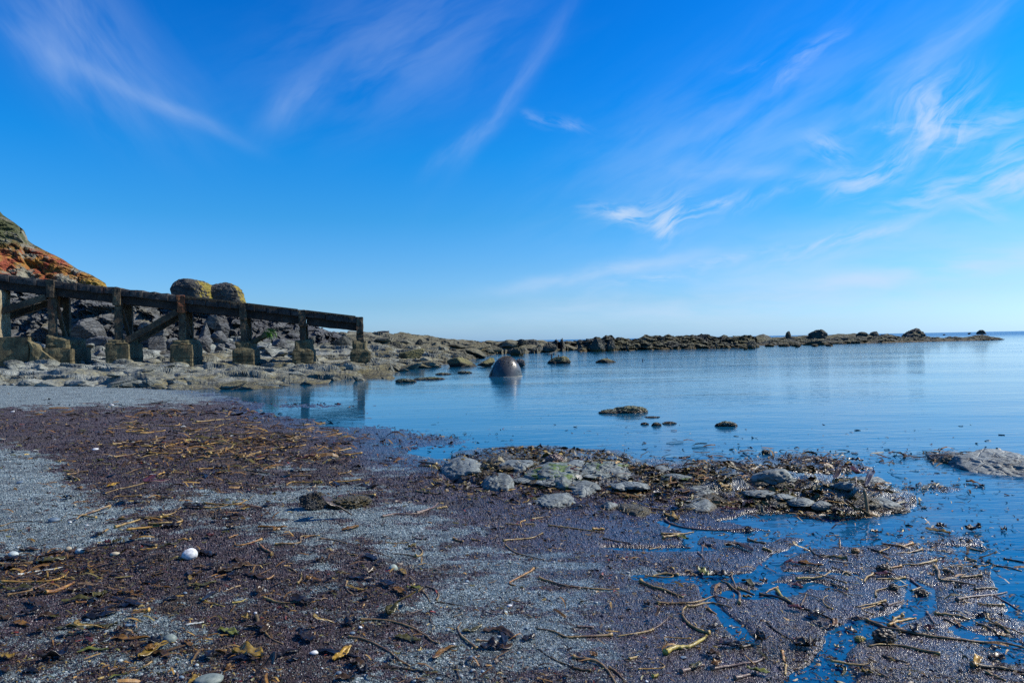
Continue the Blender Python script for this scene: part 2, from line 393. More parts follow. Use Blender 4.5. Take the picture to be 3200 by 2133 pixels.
weedc = b.mix(b.step(big, .5, .66), weedc, b.ramp(g1, [(0, (.004, .003, .004)), (.6, (.03, .018, .014)), (1, (.12, .09, .06))]))
mk = b.math('ADD', mu, b.math('MULTIPLY', b.math('SUBTRACT', b.noise(p, 22, 6, .78), .5), 2.3))
col = b.mix(b.step(mk, .34, .66), gravel, weedc)
col = b.mix(1., col, b.ramp(b.noise(b.mapping(p, (1, 1.7, 1)), 3.2, 6, .68), [(.32, (.52, .5, .52)), (.5, (.95, .95, .95)), (.68, (1.45, 1.45, 1.45))]), 'MULTIPLY')
nt.links.new(col, P.inputs['Base Color'])
nt.links.new(b.math('SUBTRACT', b.lin(g2, 0, 1, .75, .95), b.math('MULTIPLY', wt, b.lin(g1, 0, 1, .45, .68))), P.inputs['Roughness'])
hh = b.math('ADD', b.math('MULTIPLY', b.math('SUBTRACT', 1., vc.outputs['Distance']), .7), b.math('MULTIPLY', b.noise(p, 260, 3, .7), .7))
nt.links.new(b.bump(hh, .75, .008), P.inputs['Normal'])
bank = b.attr('bank')                              # rock and olive weed of the bank between the stones
nb_ = b.noise(p, 7, 5, .65)
bc_ = b.mix(b.step(nb_, .42, .58), b.ramp(g1, [(0, (.02, .022, .02)), (.5, (.085, .09, .082)), (1, (.2, .21, .2))]), b.ramp(g1, [(0, (.012, .009, .005)), (.5, (.06, .045, .016)), (1, (.17, .14, .04))]))
nt.links.new(b.mix(b.step(b.math('ADD', bank, b.math('MULTIPLY', b.math('SUBTRACT', nb_, .5), .6)), .35, .6), col, bc_), P.inputs['Base Color'])
P.inputs['Coat IOR'].default_value = 1.4           # film of water on the low ground
nt.links.new(b.math('MULTIPLY', wt, .9), P.inputs['Coat Weight']); P.inputs['Coat Roughness'].default_value = .22
nt.links.new(b.bump(b.math('ADD', b.noise(p, 90, 3, .7), b.math('MULTIPLY', vc.outputs['Distance'], .5)), .55, .006), P.inputs['Coat Normal'])
BEACH = m
tag(mesh('beach_ground', v3(gx, gy, H), grid_faces(NR, NC)[:, ::-1], BEACH, smooth=False, attrs={'mush': mush, 'wet': wet, 'bank': bankm}), kind='structure')

# ------------------------------------------------------------------ water
m, nt, P = newmat('sea_water'); b = NB(nt); p = b.pos(); px_, py_, _ = b.sep(p)
far = b.step(py_, 9., 60.)
calm = b.lin(b.step(b.math('ADD', px_, b.math('MULTIPLY', py_, .12)), -3., 6.), 0, 1, .42, 1.1)
w1 = b.noise(b.mapping(p, (.55, 2.0, 1), (0, 0, R(6))), 1.0, 3, .5, .6)
w2 = b.noise(b.mapping(p, (2.2, 8.5, 1), (0, 0, R(-9))), 1.0, 3, .55, .5)
w3 = b.noise(b.mapping(p, (.22, .5, 1), (0, 0, R(12))), 1.0, 2, .5)
patch = b.lin(b.noise(b.mapping(p, (.05, .16, 1)), 1., 3), .35, .65, .35, 1.25)
h = b.math('ADD', b.math('MULTIPLY', w1, .6), b.math('ADD', b.math('MULTIPLY', w2, .34), b.math('MULTIPLY', w3, .8)))
h = b.math('MULTIPLY', h, b.math('MULTIPLY', b.math('MULTIPLY', calm, patch), b.math('ADD', b.lin(far, 0, 1, .5, 1.35), b.math('MULTIPLY', b.step(py_, 70., 500.), 5.))))
nt.links.new(b.bump(h, 1., .034), P.inputs['Normal'])
nt.links.new(b.mix(b.step(py_, 5., 16.), (.004, .066, .155), b.mix(b.step(py_, 60., 300.), (.005, .070, .14), (.004, .055, .15))), P.inputs['Base Color'])
nt.links.new(b.lin(b.step(py_, 25., 400.), 0, 1, .03, .26), P.inputs['Roughness']); P.inputs['IOR'].default_value = 1.48
wv = np.array([(-9000, .5, 0), (9000, .5, 0), (9000, 9000, 0), (-9000, 9000, 0)])
tag(mesh('sea_water', wv, np.array([[0, 1, 2, 3]]), m), kind='structure')
#--PART2--
# ------------------------------------------------------------------ rock materials
RK_SHELF = rock_mat('shelf_rock', (.055, .062, .058), (.135, .15, .14), (.30, .315, .29), .9, .7, growth=(.16, .12, .03), g_lo=.56, g_hi=.68, g_up=.1, weed=(.085, .06, .018), weed_z=.35, strata=True, bump=.9, bdist=.12)
RK_CLIFF = rock_mat('cliff_rock', (.016, .018, .02), (.075, .08, .082), (.21, .215, .205), .55, .75, growth=(.17, .15, .09), g_lo=.6, g_hi=.75, g_up=.2, strata=True, bump=.9, bdist=.2)
RK_DARK = rock_mat('dark_rock', (.014, .016, .02), (.045, .048, .052), (.12, .125, .12), .5, .7, strata=True, bump=.9, bdist=.2)
RK_LICHEN = rock_mat('lichen_rock', (.012, .013, .013), (.04, .04, .036), (.10, .096, .08), .5, .8, growth=(.26, .165, .012), g_freq=1.3, g_lo=.64, g_hi=.70, g_up=.5, g_dir=(.85, -.1, .35), growth2=(.12, .13, .02), bump=.8, bdist=.2)
RK_REEF = rock_mat('reef_rock', (.012, .014, .013), (.04, .043, .036), (.11, .11, .085), .45, .8, growth=(.085, .08, .03), g_lo=.55, g_hi=.68, g_up=.35, weed=(.08, .055, .012), weed_z=.3, bump=.9, bdist=.25)
RK_OLIVE = rock_mat('olive_rock', (.03, .03, .018), (.09, .085, .045), (.2, .185, .10), 1.3, .8, growth=(.19, .17, .06), g_lo=.44, g_hi=.6, g_up=.5, weed=(.02, .018, .01), weed_z=.25, bump=.8, bdist=.08)
RK_GREY = rock_mat('grey_shore_rock', (.045, .053, .053), (.135, .156, .152), (.255, .29, .278), 4., .62, weed=(.05, .035, .015), weed_z=.045, spots=.9, bump=.8, bdist=.02)
RK_BLACK = rock_mat('black_shore_rock', (.005, .005, .006), (.016, .016, .018), (.07, .072, .07), 6., .45, growth=(.05, .035, .01), g_lo=.55, g_hi=.66, g_up=.3, bump=1., bdist=.03)
RK_PALE = rock_mat('pale_sea_rock', (.055, .063, .063), (.15, .173, .168), (.29, .325, .315), 3.5, .6, spots=.8, bump=.8, bdist=.03)
RK_GREEN = rock_mat('green_shore_rock', (.045, .053, .05), (.13, .153, .145), (.245, .285, .26), 4., .6, growth=(.085, .15, .018), g_lo=.53, g_hi=.6, g_up=.0, g_freq=1.7, growth2=(.05, .08, .015), weed=(.05, .035, .012), weed_z=.05, spots=.7, bump=.8, bdist=.02)
RK_WEEDY = rock_mat('weedy_shore_rock', (.008, .008, .008), (.035, .035, .03), (.11, .115, .11), 5., .4, growth=(.075, .055, .012), g_lo=.46, g_hi=.56, g_up=.2, spots=.8, bump=1., bdist=.03)
RK_MOSSY = rock_mat('mossy_sea_rock', (.03, .033, .026), (.095, .10, .08), (.22, .225, .19), 4.5, .4, growth=(.10, .105, .02), g_lo=.46, g_hi=.56, g_up=.2, weed=(.03, .022, .01), weed_z=.06, spots=.8, bump=1., bdist=.04)
CONC = None

# ------------------------------------------------------------------ boulders
_ico = {}
def ico(sub):
    if sub not in _ico:
        import bmesh
        bm = bmesh.new(); bmesh.ops.create_icosphere(bm, subdivisions=sub, radius=1.)
        bm.verts.ensure_lookup_table(); bm.verts.index_update()
        _ico[sub] = (np.array([v.co[:] for v in bm.verts]), np.array([[v.index for v in f.verts] for f in bm.faces])); bm.free()
    return _ico[sub]
def boulder(name, c, r, mat, seed, label=None, cat='rock', group=None, sub=5, planes=11, angular=.9, rough=.06, rot=None, freq=1.7, smooth=False, bed=.10, sup=0):
    """angular stone: a sphere cut by random planes, roughened by noise"""
    V, F = ico(sub); g = np.random.default_rng(seed)
    n = g.normal(size=(planes, 3)); n /= np.linalg.norm(n, axis=1)[:, None]
    dpl = g.uniform(.5, 1., planes)
    dots = V@n.T
    rad = (np.maximum(dots, 0)**16/dpl**16).sum(1)
    rad = np.minimum(np.maximum(rad, 1e-6)**(-1/16), 1.5)
    rad = (1-angular)+angular*rad
    if sup: rad = rad*(np.abs(V)**sup).sum(1)**(-1/sup)
    bd = g.normal(size=3); bd[2] = abs(bd[2])+1.5; bd /= np.linalg.norm(bd)       # bedding: tilted ledges
    ph = V@bd*g.uniform(3, 5)+.9*fbm(V*1.3, 3, seed % 83)
    rad = rad*(1+bed*(np.abs((ph % 1.)-.35)**.6-.5))
    nz = fbm(V*freq, 5, seed % 97, .55, True)*rough+fbm(V*freq*5, 3, seed % 89+7)*rough*.45
    P = V*(rad+nz)[:, None]
    P = P/np.abs(P).max(0)                      # fills its box exactly
    P = P*np.asarray(r)
    if rot: P = P@np.array(Matrix.Rotation(rot, 3, 'Z')).T
    o = mesh(name, P, F, mat, smooth=smooth); o.location = tuple(float(x) for x in c)
    return tag(o, label, cat, group) if label else o
def rock_px(name, x0, yt, x1, yb, Y, mat, seed, label, deep=.8, cat='rock', group=None, sink=.6, **kw):
    """a stone standing at distance Y that spans the given frame of the photograph"""
    a = at_Y(x0, yb, Y); c = at_Y(x1, yb, Y); t = at_Y((x0+x1)/2, yt, Y); zb_ = (a[2]+c[2])/2
    Yc = Y+(c[0]-a[0])/2*deep*.55                  # its middle lies behind its front
    a = at_Y(x0, yb, Yc); c = at_Y(x1, yb, Yc); t = at_Y((x0+x1)/2, yt, Yc); a[2] = c[2] = zb_
    rx = (c[0]-a[0])/2; h = t[2]-(a[2]+c[2])/2
    k = h*sink
    rz = (h+k)/2; cz = (a[2]+c[2])/2-k+rz
    ry = rx*deep
    return boulder(name, ((a[0]+c[0])/2, Yc, cz), (rx, ry, rz), mat, seed, label, cat, group, **kw)

# ------------------------------------------------------------------ rock shelf and the reef that runs out to sea
FR = np.array([(-700, 1192), (0, 1198), (300, 1202), (500, 1210), (685, 1212), (819, 1214), (978, 1202), (1217, 1183), (1235, 1165), (1270, 1154), (1358, 1145), (1396, 1140), (1491, 1120), (1518, 1110), (1576, 1105), (1678, 1103),
    (1763, 1096), (1831, 1090), (1836, 1093), (1943, 1096), (2133, 1090), (2335, 1091), (2371, 1088), (2395, 1081), (2502, 1084), (2591, 1084), (2600, 1075), (2692, 1070), (2930, 1066), (3144, 1059.5)])
RG = np.array([(-700, 1090), (0, 1080), (480, 1076), (860, 1062), (1000, 1052), (1080, 1045), (1150, 1040), (1200, 1043), (1263, 1047), (1340, 1057), (1390, 1064), (1430, 1069), (1500, 1071), (1600, 1072), (1700, 1072), (1800, 1070), (1836, 1066), (1900, 1066), (2000, 1062),
    (2030, 1054), (2080, 1052), (2140, 1053), (2200, 1052.5), (2340, 1057), (2371, 1061), (2440, 1057), (2520, 1058), (2600, 1056), (2700, 1056), (2800, 1055), (2900, 1055), (3000, 1054), (3060, 1050.5), (3110, 1053), (3144, 1056)])
us = np.arange(-700, 1900, 2.0); ts = np.concatenate([[0.], np.linspace(0, 1, 430)**1.2, 1+np.linspace(.02, .6, 14)])
fy = np.interp(us, FR[:, 0], FR[:, 1])+1.6*perlin(v3(us*.03, us*0), 5)+1.2*perlin(v3(us*.11, us*0), 6)
ry = np.interp(us, RG[:, 0], RG[:, 1])
zf = np.interp(us, [-700, 700, 900], [.17, .07, .0])
Df = np.array([at_z(u, v, z)[1] for u, v, z in zip(us, fy, zf)])
Dr = np.interp(us, [-700, 480, 900, 1200, 1500, 1836, 2100, 2371, 2600, 3144], [64, 64, 70, 84, 95, 98, 108, 112, 122, 134]); Dr = np.maximum(Dr, Df+4)
zr = np.array([at_Y(u, v, d)[2] for u, v, d in zip(us, ry, Dr)])
pw = np.interp(us, [-700, 150, 400, 900, 1150, 1300, 1600, 1830, 1840, 2370, 2390, 3144], [1.0, 1.05, 1.35, 2.0, 1.9, 1.1, .9, .8, .22, .22, .7, .7])
T, U = np.meshgrid(ts, np.arange(len(us)), indexing='ij')
D = Df[U]+(Dr-Df)[U]*T
rr = ray(us, np.full(len(us), 1063.)); ax = (rr[:, 0]/rr[:, 1])[U]
D[0] -= .06; X = ax*D; tt = np.minimum(T, 1)
Zs = zf[U]-.08+(zr-zf+.08)[U]*tt**pw[U]-np.maximum(T-1, 0)**2*14
xx, yy, zz = X.ravel(), D.ravel(), Zs.ravel(); tf = T.ravel(); uu = us[U].ravel()
wx = fbm(v3(xx*.35, yy*.35), 3, 61); wy = fbm(v3(xx*.35, yy*.35), 3, 66)
s1, e1 = facets(xx*.20+wx*.35+yy*.08, yy*.42+wy*.4, 1, 1.1, 22.); s2, e2 = facets(xx*.48+wx*.5+yy*.2, yy*1.05+wy*.6, 2, 1.2, 20.)
inland = 1-sstep(1780, 1840, uu)
rug = .40*s1*(.4+.6*inland)+(.30*s2-.11*np.exp(-e2*7))*(.15+.85*inland)+.30*fbm(v3(xx*.16, yy*.3), 4, 71, .55, True)+.09*fbm(v3(xx*.8, yy*1.6), 3, 72, .55, True)
A = np.interp(uu, [-700, 900, 1300, 1900], [1.5, 1.4, 1.1, .9])*(np.interp(uu, [450, 800], [.35, .06])+np.interp(uu, [450, 800], [.65, .94])*sstep(0, .09, tf))
A = A*np.interp(yy, [25, 36, 45, 90, 130], [.55, .6, .62, 1.2, 1.3])*(1-.5*sstep(.75, 1., tf)*(uu > 1000))
zz = zz+rug*A
q3 = v3(xx*.2, yy*.15, zz*1.1)
yy = yy+(1-inland)*1.6*fbm(q3, 5, 85, .6, True); zz = zz+(1-inland)*.35*fbm(v3(xx*.5, yy*.3, zz*.8), 4, 87, .6, True)*sstep(0, .1, tf)
xx = xx+.12*fbm(v3(xx*1.1, yy*1.1, zz*1.5), 2, 81); yy2 = yy+.25*fbm(v3(xx*.8, yy*.8, zz*2), 2, 83)
zz[:len(us)] = -.6
m_ = (sstep(1350, 1750, uu))
shelf = mesh('rock_shelf', v3(xx, yy2, zz), grid_faces(*T.shape), None, smooth=False, attrs={'reef': m_})
# shelf material: pale grey slabs inshore, dark weedy reef farther out, by position along it
m, nt, P = newmat('shelf_and_reef'); b = NB(nt); p = b.pos(); rf = b.attr('reef')
q = b.mapping(p, (1, 1, 3.0), (R(12), R(-16), 0)); n1 = b.noise(q, .8, 6, .62, .4); n2 = b.noise(q, 5, 5, .68); n3 = b.noise(p, 26, 3, .7); nb = b.noise(p, .16, 4, .6)
f = b.math('ADD', b.math('MULTIPLY', n1, .45), b.math('ADD', b.math('MULTIPLY', n2, .35), b.math('MULTIPLY', n3, .2)))
ca_ = b.ramp(f, [(.38, (.025, .028, .026)), (.49, (.135, .15, .137)), (.61, (.38, .40, .365))])
cb_ = b.ramp(f, [(.36, (.010, .011, .010)), (.5, (.040, .042, .034)), (.64, (.12, .118, .09))])
py_ = b.sep(p)[1]; px_ = b.sep(p)[0]; pz_ = b.sep(p)[2]; nz = b.sep(b.normal())[2]
olive = b.math('MULTIPLY', b.step(b.math('ADD', b.math('ADD', nb, b.math('MULTIPLY', n2, .35)), b.math('MULTIPLY', b.step(px_, -24., 2.), .22)), .62, .86), b.step(nz, .3, .75))
ca_ = b.mix(b.math('MULTIPLY', olive, .8), ca_, b.mix(b.step(n2, .42, .62), (.05, .04, .012), (.20, .165, .05)))
mid = b.math('MULTIPLY', b.step(py_, 52., 66.), b.step(px_, -30., -12.))
ca_ = b.mix(b.math('MULTIPLY', mid, .75), ca_, b.ramp(f, [(.36, (.03, .026, .014)), (.5, (.085, .075, .038)), (.66, (.19, .17, .09))]))
cb_ = b.mix(b.math('MULTIPLY', b.step(nz, .5, .9), b.step(n1, .42, .6)), cb_, (.11, .095, .04))
col = b.mix(rf, ca_, cb_)
wl = b.math('SUBTRACT', 1., b.step(b.math('ADD', pz_, b.math('MULTIPLY', b.math('SUBTRACT', n1, .5), -.9)), .12, .5))
wl = b.math('MULTIPLY', wl, b.lin(b.step(px_, -20., -2.), 0, 1, .08, .6))
col = b.mix(wl, col, b.mix(b.step(n2, .4, .62), (.022, .02, .008), (.12, .095, .025)))
dk = b.math('SUBTRACT', 1., b.step(b.math('ADD', pz_, b.math('MULTIPLY', n2, .12)), .0, .16)); col = b.mix(b.math('MULTIPLY', dk, .8), col, (.012, .012, .010))
nt.links.new(col, P.inputs['Base Color']); P.inputs['Roughness'].default_value = .72
nt.links.new(b.bump(b.math('ADD', b.math('MULTIPLY', n2, .7), b.math('MULTIPLY', n3, .3)), .9, .12), P.inputs['Normal'])
shelf.data.materials.append(m); tag(shelf, kind='structure')
SHELF_MAT = m

def crag_field(name, prof, Yd, deep, mat, seed, label, amp=.5):
    """a far ridge of rock standing in the sea: outline prof (px), its own distance and depth"""
    pr = np.array(prof, float); u = np.arange(pr[0, 0], pr[-1, 0], 1.6)
    top = np.interp(u, pr[:, 0], pr[:, 1])
    Yc = np.interp(u, [pr[0, 0], pr[-1, 0]], Yd)
    zt = np.array([at_Y(a, c, d)[2] for a, c, d in zip(u, top, Yc)])
    s = np.linspace(-1, 1, 110)**1; S_, U_ = np.meshgrid(s, np.arange(len(u)), indexing='ij')
    prof_ = np.maximum(1-np.abs(S_)**2.2, 0)
    rr = ray(u, np.full(len(u), 1063.)); D_ = Yc[U_]+S_*deep
    X_ = (rr[:, 0]/rr[:, 1])[U_]*D_; Z_ = -.5+(zt[U_]+.5)*prof_
    x, y, z = X_.ravel(), D_.ravel(), Z_.ravel()
    z = z+amp*(.75*fbm(v3(x*.3, y*.3, z*.5), 5, seed, .6, True)+.5*fbm(v3(x*.9, y*.6, z*.9), 4, seed+9, .6))*np.clip((z+.5), 0, 1)*.9
    sl, ed = facets(x*.5, y*.4, seed % 7); z = z+amp*.5*sl*np.clip(z, 0, 1)
    y = y+amp*2.4*fbm(v3(x*.4, y*.3, z*.9), 5, seed+3, .6, True); x = x+amp*.8*fbm(v3(x*.6, y*.4, z*.9), 3, seed+5)
    o = mesh(name, v3(x, y, z), grid_faces(*S_.shape), mat)
    cx = float(x.mean()); recentre(o, (cx, float(np.mean(Yc)), 0))
    return tag(o, label, 'rock')
z4 = lambda pts: [(1800+x/1.681, 980+y/1.681) for x, y in pts]
crag_field('reef_ridge', z4([(900, 140), (925, 128), (960, 116), (990, 106), (1012, 117), (1030, 128), (1060, 126), (1085, 124), (1150, 122), (1190, 118), (1215, 114), (1330, 114), (1380, 108), (1430, 108), (1470, 107), (1500, 110), (1545, 111), (1600, 117), (1640, 107), (1670, 117), (1700, 124), (1720, 132)]), (150, 165), 5, RK_REEF, 5, 'long low dark ridge of rock behind the reef wall, below the far crags', .25)
for i, (nm, x0, yt, x1, yb, Y, lab) in enumerate([
    ('rock_pinnacle', 1098, 84, 1134, 122, 150, 'small upright rock pinnacle standing on the far ridge'),
    ('rock_crag', 1218, 78, 1322, 124, 152, 'rounded brown-topped crag in the middle of the far ridge'),
    ('rock_crag', 1465, 85, 1550, 116, 158, 'twin-humped dark crag on the far ridge, before the biggest crag'),
    ('rock_crag', 1540, 92, 1600, 120, 160, 'small pointed crag touching the twin-humped one on the far ridge'),
    ('rock_crag', 1690, 70, 1870, 122, 178, 'biggest jagged crag at the seaward end of the far ridge'),
    ('rock_crag', 1175, 130, 1345, 176, 106, 'dark craggy block standing in the water in front of the far ridge'),
    ('rock_crag', 62, 126, 152, 190, 84, 'squarish dark crag at the landward end of the dark reef wall'),
    ('rock_crag', 155, 124, 212, 186, 86, 'narrow dark crag next to the squarish one on the reef wall'),
    ('rock_crag', 880, 134, 965, 188, 96, 'blocky crag that ends the dark reef wall with a sheer face'),
    ('rock_crag', 345, 120, 470, 180, 96, 'broad humped crag rising from the middle of the reef wall'),
    ('rock_crag', 560, 118, 740, 182, 99, 'long flat-topped crag along the dark reef wall'),
    ('sea_rock', 2103, 84, 2156, 105, 420, 'small lone sloping islet on the horizon off the end of the reef'),
    ('sea_rock', 2055, 97, 2074, 106, 430, 'tiny rock beside the sloping islet on the horizon'),
    ('sea_rock', 1925, 105, 1942, 111, 380, 'tiny low rock on the horizon between the biggest crag and the islet'),
    ('sea_rock', 2110, 115, 2190, 138, 131, 'low rounded rock on the thin outer tip of the reef'),
    ('sea_rock', 1950, 120, 2040, 143, 128, 'low hummocky rock on the outer tip, next inshore from the rounded one')]):
    (a0, t0), (a1, b1) = z4([(x0, yt), (x1, yb)])
    rock_px(nm, a0, t0, a1, b1, Y, RK_REEF, 200+i*3, lab, deep=.7, sink=.7, angular=.8, rough=.22, freq=1.8)
z3 = lambda pts: [(1100+x/2.941, 950+y/2.941) for x, y in pts]
for i, (nm, x0, yt, x1, yb, Y, lab) in enumerate([
    ('reef_rock', 1480, 320, 1650, 372, 90, 'olive-topped hump of rock on the skyline behind the buoy'),
    ('reef_rock', 2060, 325, 2128, 362, 96, 'small round dark rock on the skyline where the sea shows behind'),
    ('reef_rock', 2240, 314, 2330, 410, 86, 'tall dark rock stack at the water, at the start of the reef wall'),
    ('reef_rock', 1450, 385, 1600, 450, 70, 'dark low rock at the far shore just above the buoy'),
    ('reef_rock', 1750, 365, 1900, 410, 80, 'dark flat rock with olive weed at the far shore'),
    ('reef_rock', 955, 330, 1006, 360, 82, 'small peaked rock where the shelf meets the open sea'),
    ('reef_rock', 575, 318, 660, 372, 66, 'round knob of dark rock above the big square block'),
    ('reef_rock', 270, 335, 470, 420, 60, 'dark shadowed ledge of rock behind the end of the pier'),
    ('reef_rock', 860, 395, 960, 440, 62, 'dark boulder on the weedy flats beyond the square block'),
    ('rock_mound', 130, 240, 410, 300, 100, 'black mound of rock on the skyline behind the end of the pier')]):
    (a0, t0), (a1, b1) = z3([(x0, yt), (x1, yb)])
    rock_px(nm, a0, t0, a1, b1, Y, RK_DARK if 'mound' in nm else RK_REEF, 300+i*3, lab, deep=.7, sink=.8, angular=.7, rough=.2, freq=1.8)

crag_field('reef_wall', z4([(15, 196), (30, 165), (60, 152), (110, 136), (140, 152), (165, 134), (205, 134), (215, 152), (240, 143), (290, 150), (340, 146), (370, 130), (450, 126), (470, 130), (560, 126), (620, 124), (700, 128), (760, 132), (830, 133), (900, 132), (950, 138), (962, 168), (968, 196)]), (90, 101), 4.5, RK_REEF, 9, 'dark craggy wall of rock standing in the water across the bay, beyond the buoy', .8)
crag_field('reef_tip', z4([(940, 185), (970, 160), (1030, 148), (1110, 140), (1180, 142), (1260, 138), (1330, 140), (1400, 134), (1480, 130), (1560, 134), (1620, 120), (1680, 126), (1760, 134), (1840, 130), (1900, 132), (1960, 134), (2050, 130), (2110, 122), (2150, 121), (2200, 128), (2240, 132), (2275, 140)]), (116, 132), 9, RK_REEF, 14, 'low broken reef trailing seaward from the wall of rock to a thin tip', .6)
bpy.context.view_layer.update(); gr_ = random.Random(91); rb = [o for o in COL.objects if o.name.startswith(('rock_crag', 'reef_rock'))]
for q in range(64):                                # broken blocks along the reef
    u = gr_.uniform(1815, 3120); wall = u < 2375
    yb_ = np.interp(u, FR[:, 0], FR[:, 1])-gr_.uniform(0, 12 if wall else 5); yt_ = yb_-gr_.uniform(8, 24 if wall else 9)
    Y = min(dist(u, yb_+2)+gr_.uniform(0, 3), 136); sz_ = gr_.uniform(10, 34)*Y/FPX
    src = gr_.choice(rb); o = src.copy(); COL.objects.link(o); o.name = 'reef_block'; d_ = src.dimensions
    a = at_Y(u, yb_, Y); h_ = (yb_-yt_)*Y/FPX
    o.scale = (sz_/d_.x, sz_/d_.y, h_*1.6/d_.z); o.rotation_euler = (gr_.gauss(0, .15), gr_.gauss(0, .15), gr_.choice([0, math.pi])+gr_.gauss(0, .4)); o.location = (a[0], Y, max(a[2], -.1))
    pl_ = 'dark wall of rock across the bay' if wall else 'low reef tip'
    tag(o, f'broken dark block, one of many along the {pl_}', 'rock', f'broken blocks along the {pl_}')
# blocks in the bay, near the buoy
o = rock_px('square_block', 1238, 1077, 1330, 1142, 47.5, RK_OLIVE, 411, 'big squared block with sloping sides standing on the shelf near the end of the pier', deep=.7, sink=.08, angular=.95, rough=.035, planes=9)
rock_px('block_fragment', 1235, 1098, 1275, 1140, 48.6, RK_OLIVE, 455, 'dark broken piece leaning on the far side of the big squared block', deep=.9, sink=.1, angular=.9, rough=.05)
rock_px('sea_boulder', 1394, 1109, 1491, 1147, 43, RK_OLIVE, 433, 'broad olive boulder at the waterline between the squared block and the buoy', deep=.7, sink=.8, angular=.9, rough=.07)
rock_px('rock_slab', 1490, 1117, 1556, 1146, 42, RK_OLIVE, 437, 'flat tilted slab at the waterline partly behind the buoy', deep=.9, sink=.2, angular=.95, rough=.04, planes=9)
rock_px('sea_boulder', 1608, 1120, 1644, 1146, 41, RK_DARK, 439, 'dark rounded boulder showing just past the buoy', deep=.9, sink=.25, angular=.6)
def peg(parent, u, y0, y1, Y, wpx):
    a = at_Y(u, y1, Y); t = at_Y(u, y0, Y); r = wpx/2*Y/FPX
    V_, F_ = [], []
    for j, (pz, k) in enumerate(((a[2]-.1, 1), (t[2]-.02, .95), (t[2], .7))):
        for i in range(8):
            an = i*math.pi/4; V_.append((a[0]+math.cos(an)*r*k, Y+math.sin(an)*r*k, pz))
    for j in range(2):
        for i in range(8): F_.append((j*8+i, j*8+(i+1) % 8, (j+1)*8+(i+1) % 8, (j+1)*8+i))
    F_.append(tuple(range(16, 24)))
    o = mesh('metal_peg', V_, F_, RK_DARK); 
    if parent: o.data.transform(Matrix.Translation(-parent.location)); o.parent = parent
    return o
o = rock_px('pegged_rock', 1702, 1112, 1784, 1137, 45.5, RK_OLIVE, 441, 'low weedy rock out in the bay with two metal pegs standing on it', deep=.6, sink=1., angular=.6, rough=.2)
peg(o, 1724, 1105, 1117, 45.9, 4.2); peg(o, 1745, 1108, 1118, 45.9, 4.0)
o = rock_px('pegged_rock', 1848, 1119, 1932, 1133, 45.5, RK_OLIVE, 443, 'flat slab-like rock out in the bay with one metal peg', deep=.6, sink=1., angular=.7, rough=.12)
peg(o, 1897, 1115, 1122, 45.8, 3.6)
o = peg(None, 2008.5, 1121, 1130, 46.5, 3.2); o.name = 'water_stake'; recentre(o, (float(at_Y(2008.5, 1130, 46.5)[0]), 46.5, 0)); tag(o, 'short dark stake standing alone in open water beyond the pegged rocks', 'stake')
for i, (x0, yt, x1, yb, lab, mt) in enumerate([
    (1232, 1176, 1300, 1194, 'low weedy ledge breaking the water below the end of the pier', RK_MOSSY), (1296, 1173, 1388, 1186, 'flat weed-covered ledge in the water left of the buoy', RK_MOSSY),
    (1360, 1161, 1408, 1170, 'thin dark ledge awash beyond the flat weedy ledge', RK_MOSSY), (1430, 1155, 1476, 1166, 'small glistening rock awash between the weedy ledges and the buoy', RK_MOSSY),
    (1905, 1258, 2020, 1290, 'largest mussel-crusted rock out in the calm water, highest at its seaward end', RK_MOSSY), (1868, 1271, 1962, 1291, 'low tail of dark mussel-crusted rock on the beach side of the largest one', RK_MOSSY), (2236, 1305, 2303, 1332, 'small dark square rock alone in the calm water', RK_MOSSY),
    (2001, 1315, 2028, 1326, 'tiny mossy rock awash, first of a row of three', RK_MOSSY), (2037, 1313, 2070, 1330, 'tiny grey rock in the middle of the row of three', RK_MOSSY), (2066, 1312, 2113, 1324, 'low green rock at the end of the row of three', RK_MOSSY),
    (2012, 1298, 2060, 1304, 'sliver of dark rock just breaking the water behind the row of three', RK_MOSSY)]):
    Y = dist((x0+x1)/2, yb)
    o = rock_px('wet_rock', x0, yt, x1, yb, Y, mt, 500+i*3, lab, deep=.5, sink=1.0, angular=.35, rough=.34, freq=1.9, bed=.03); o.scale = (1.15, 1, .72)

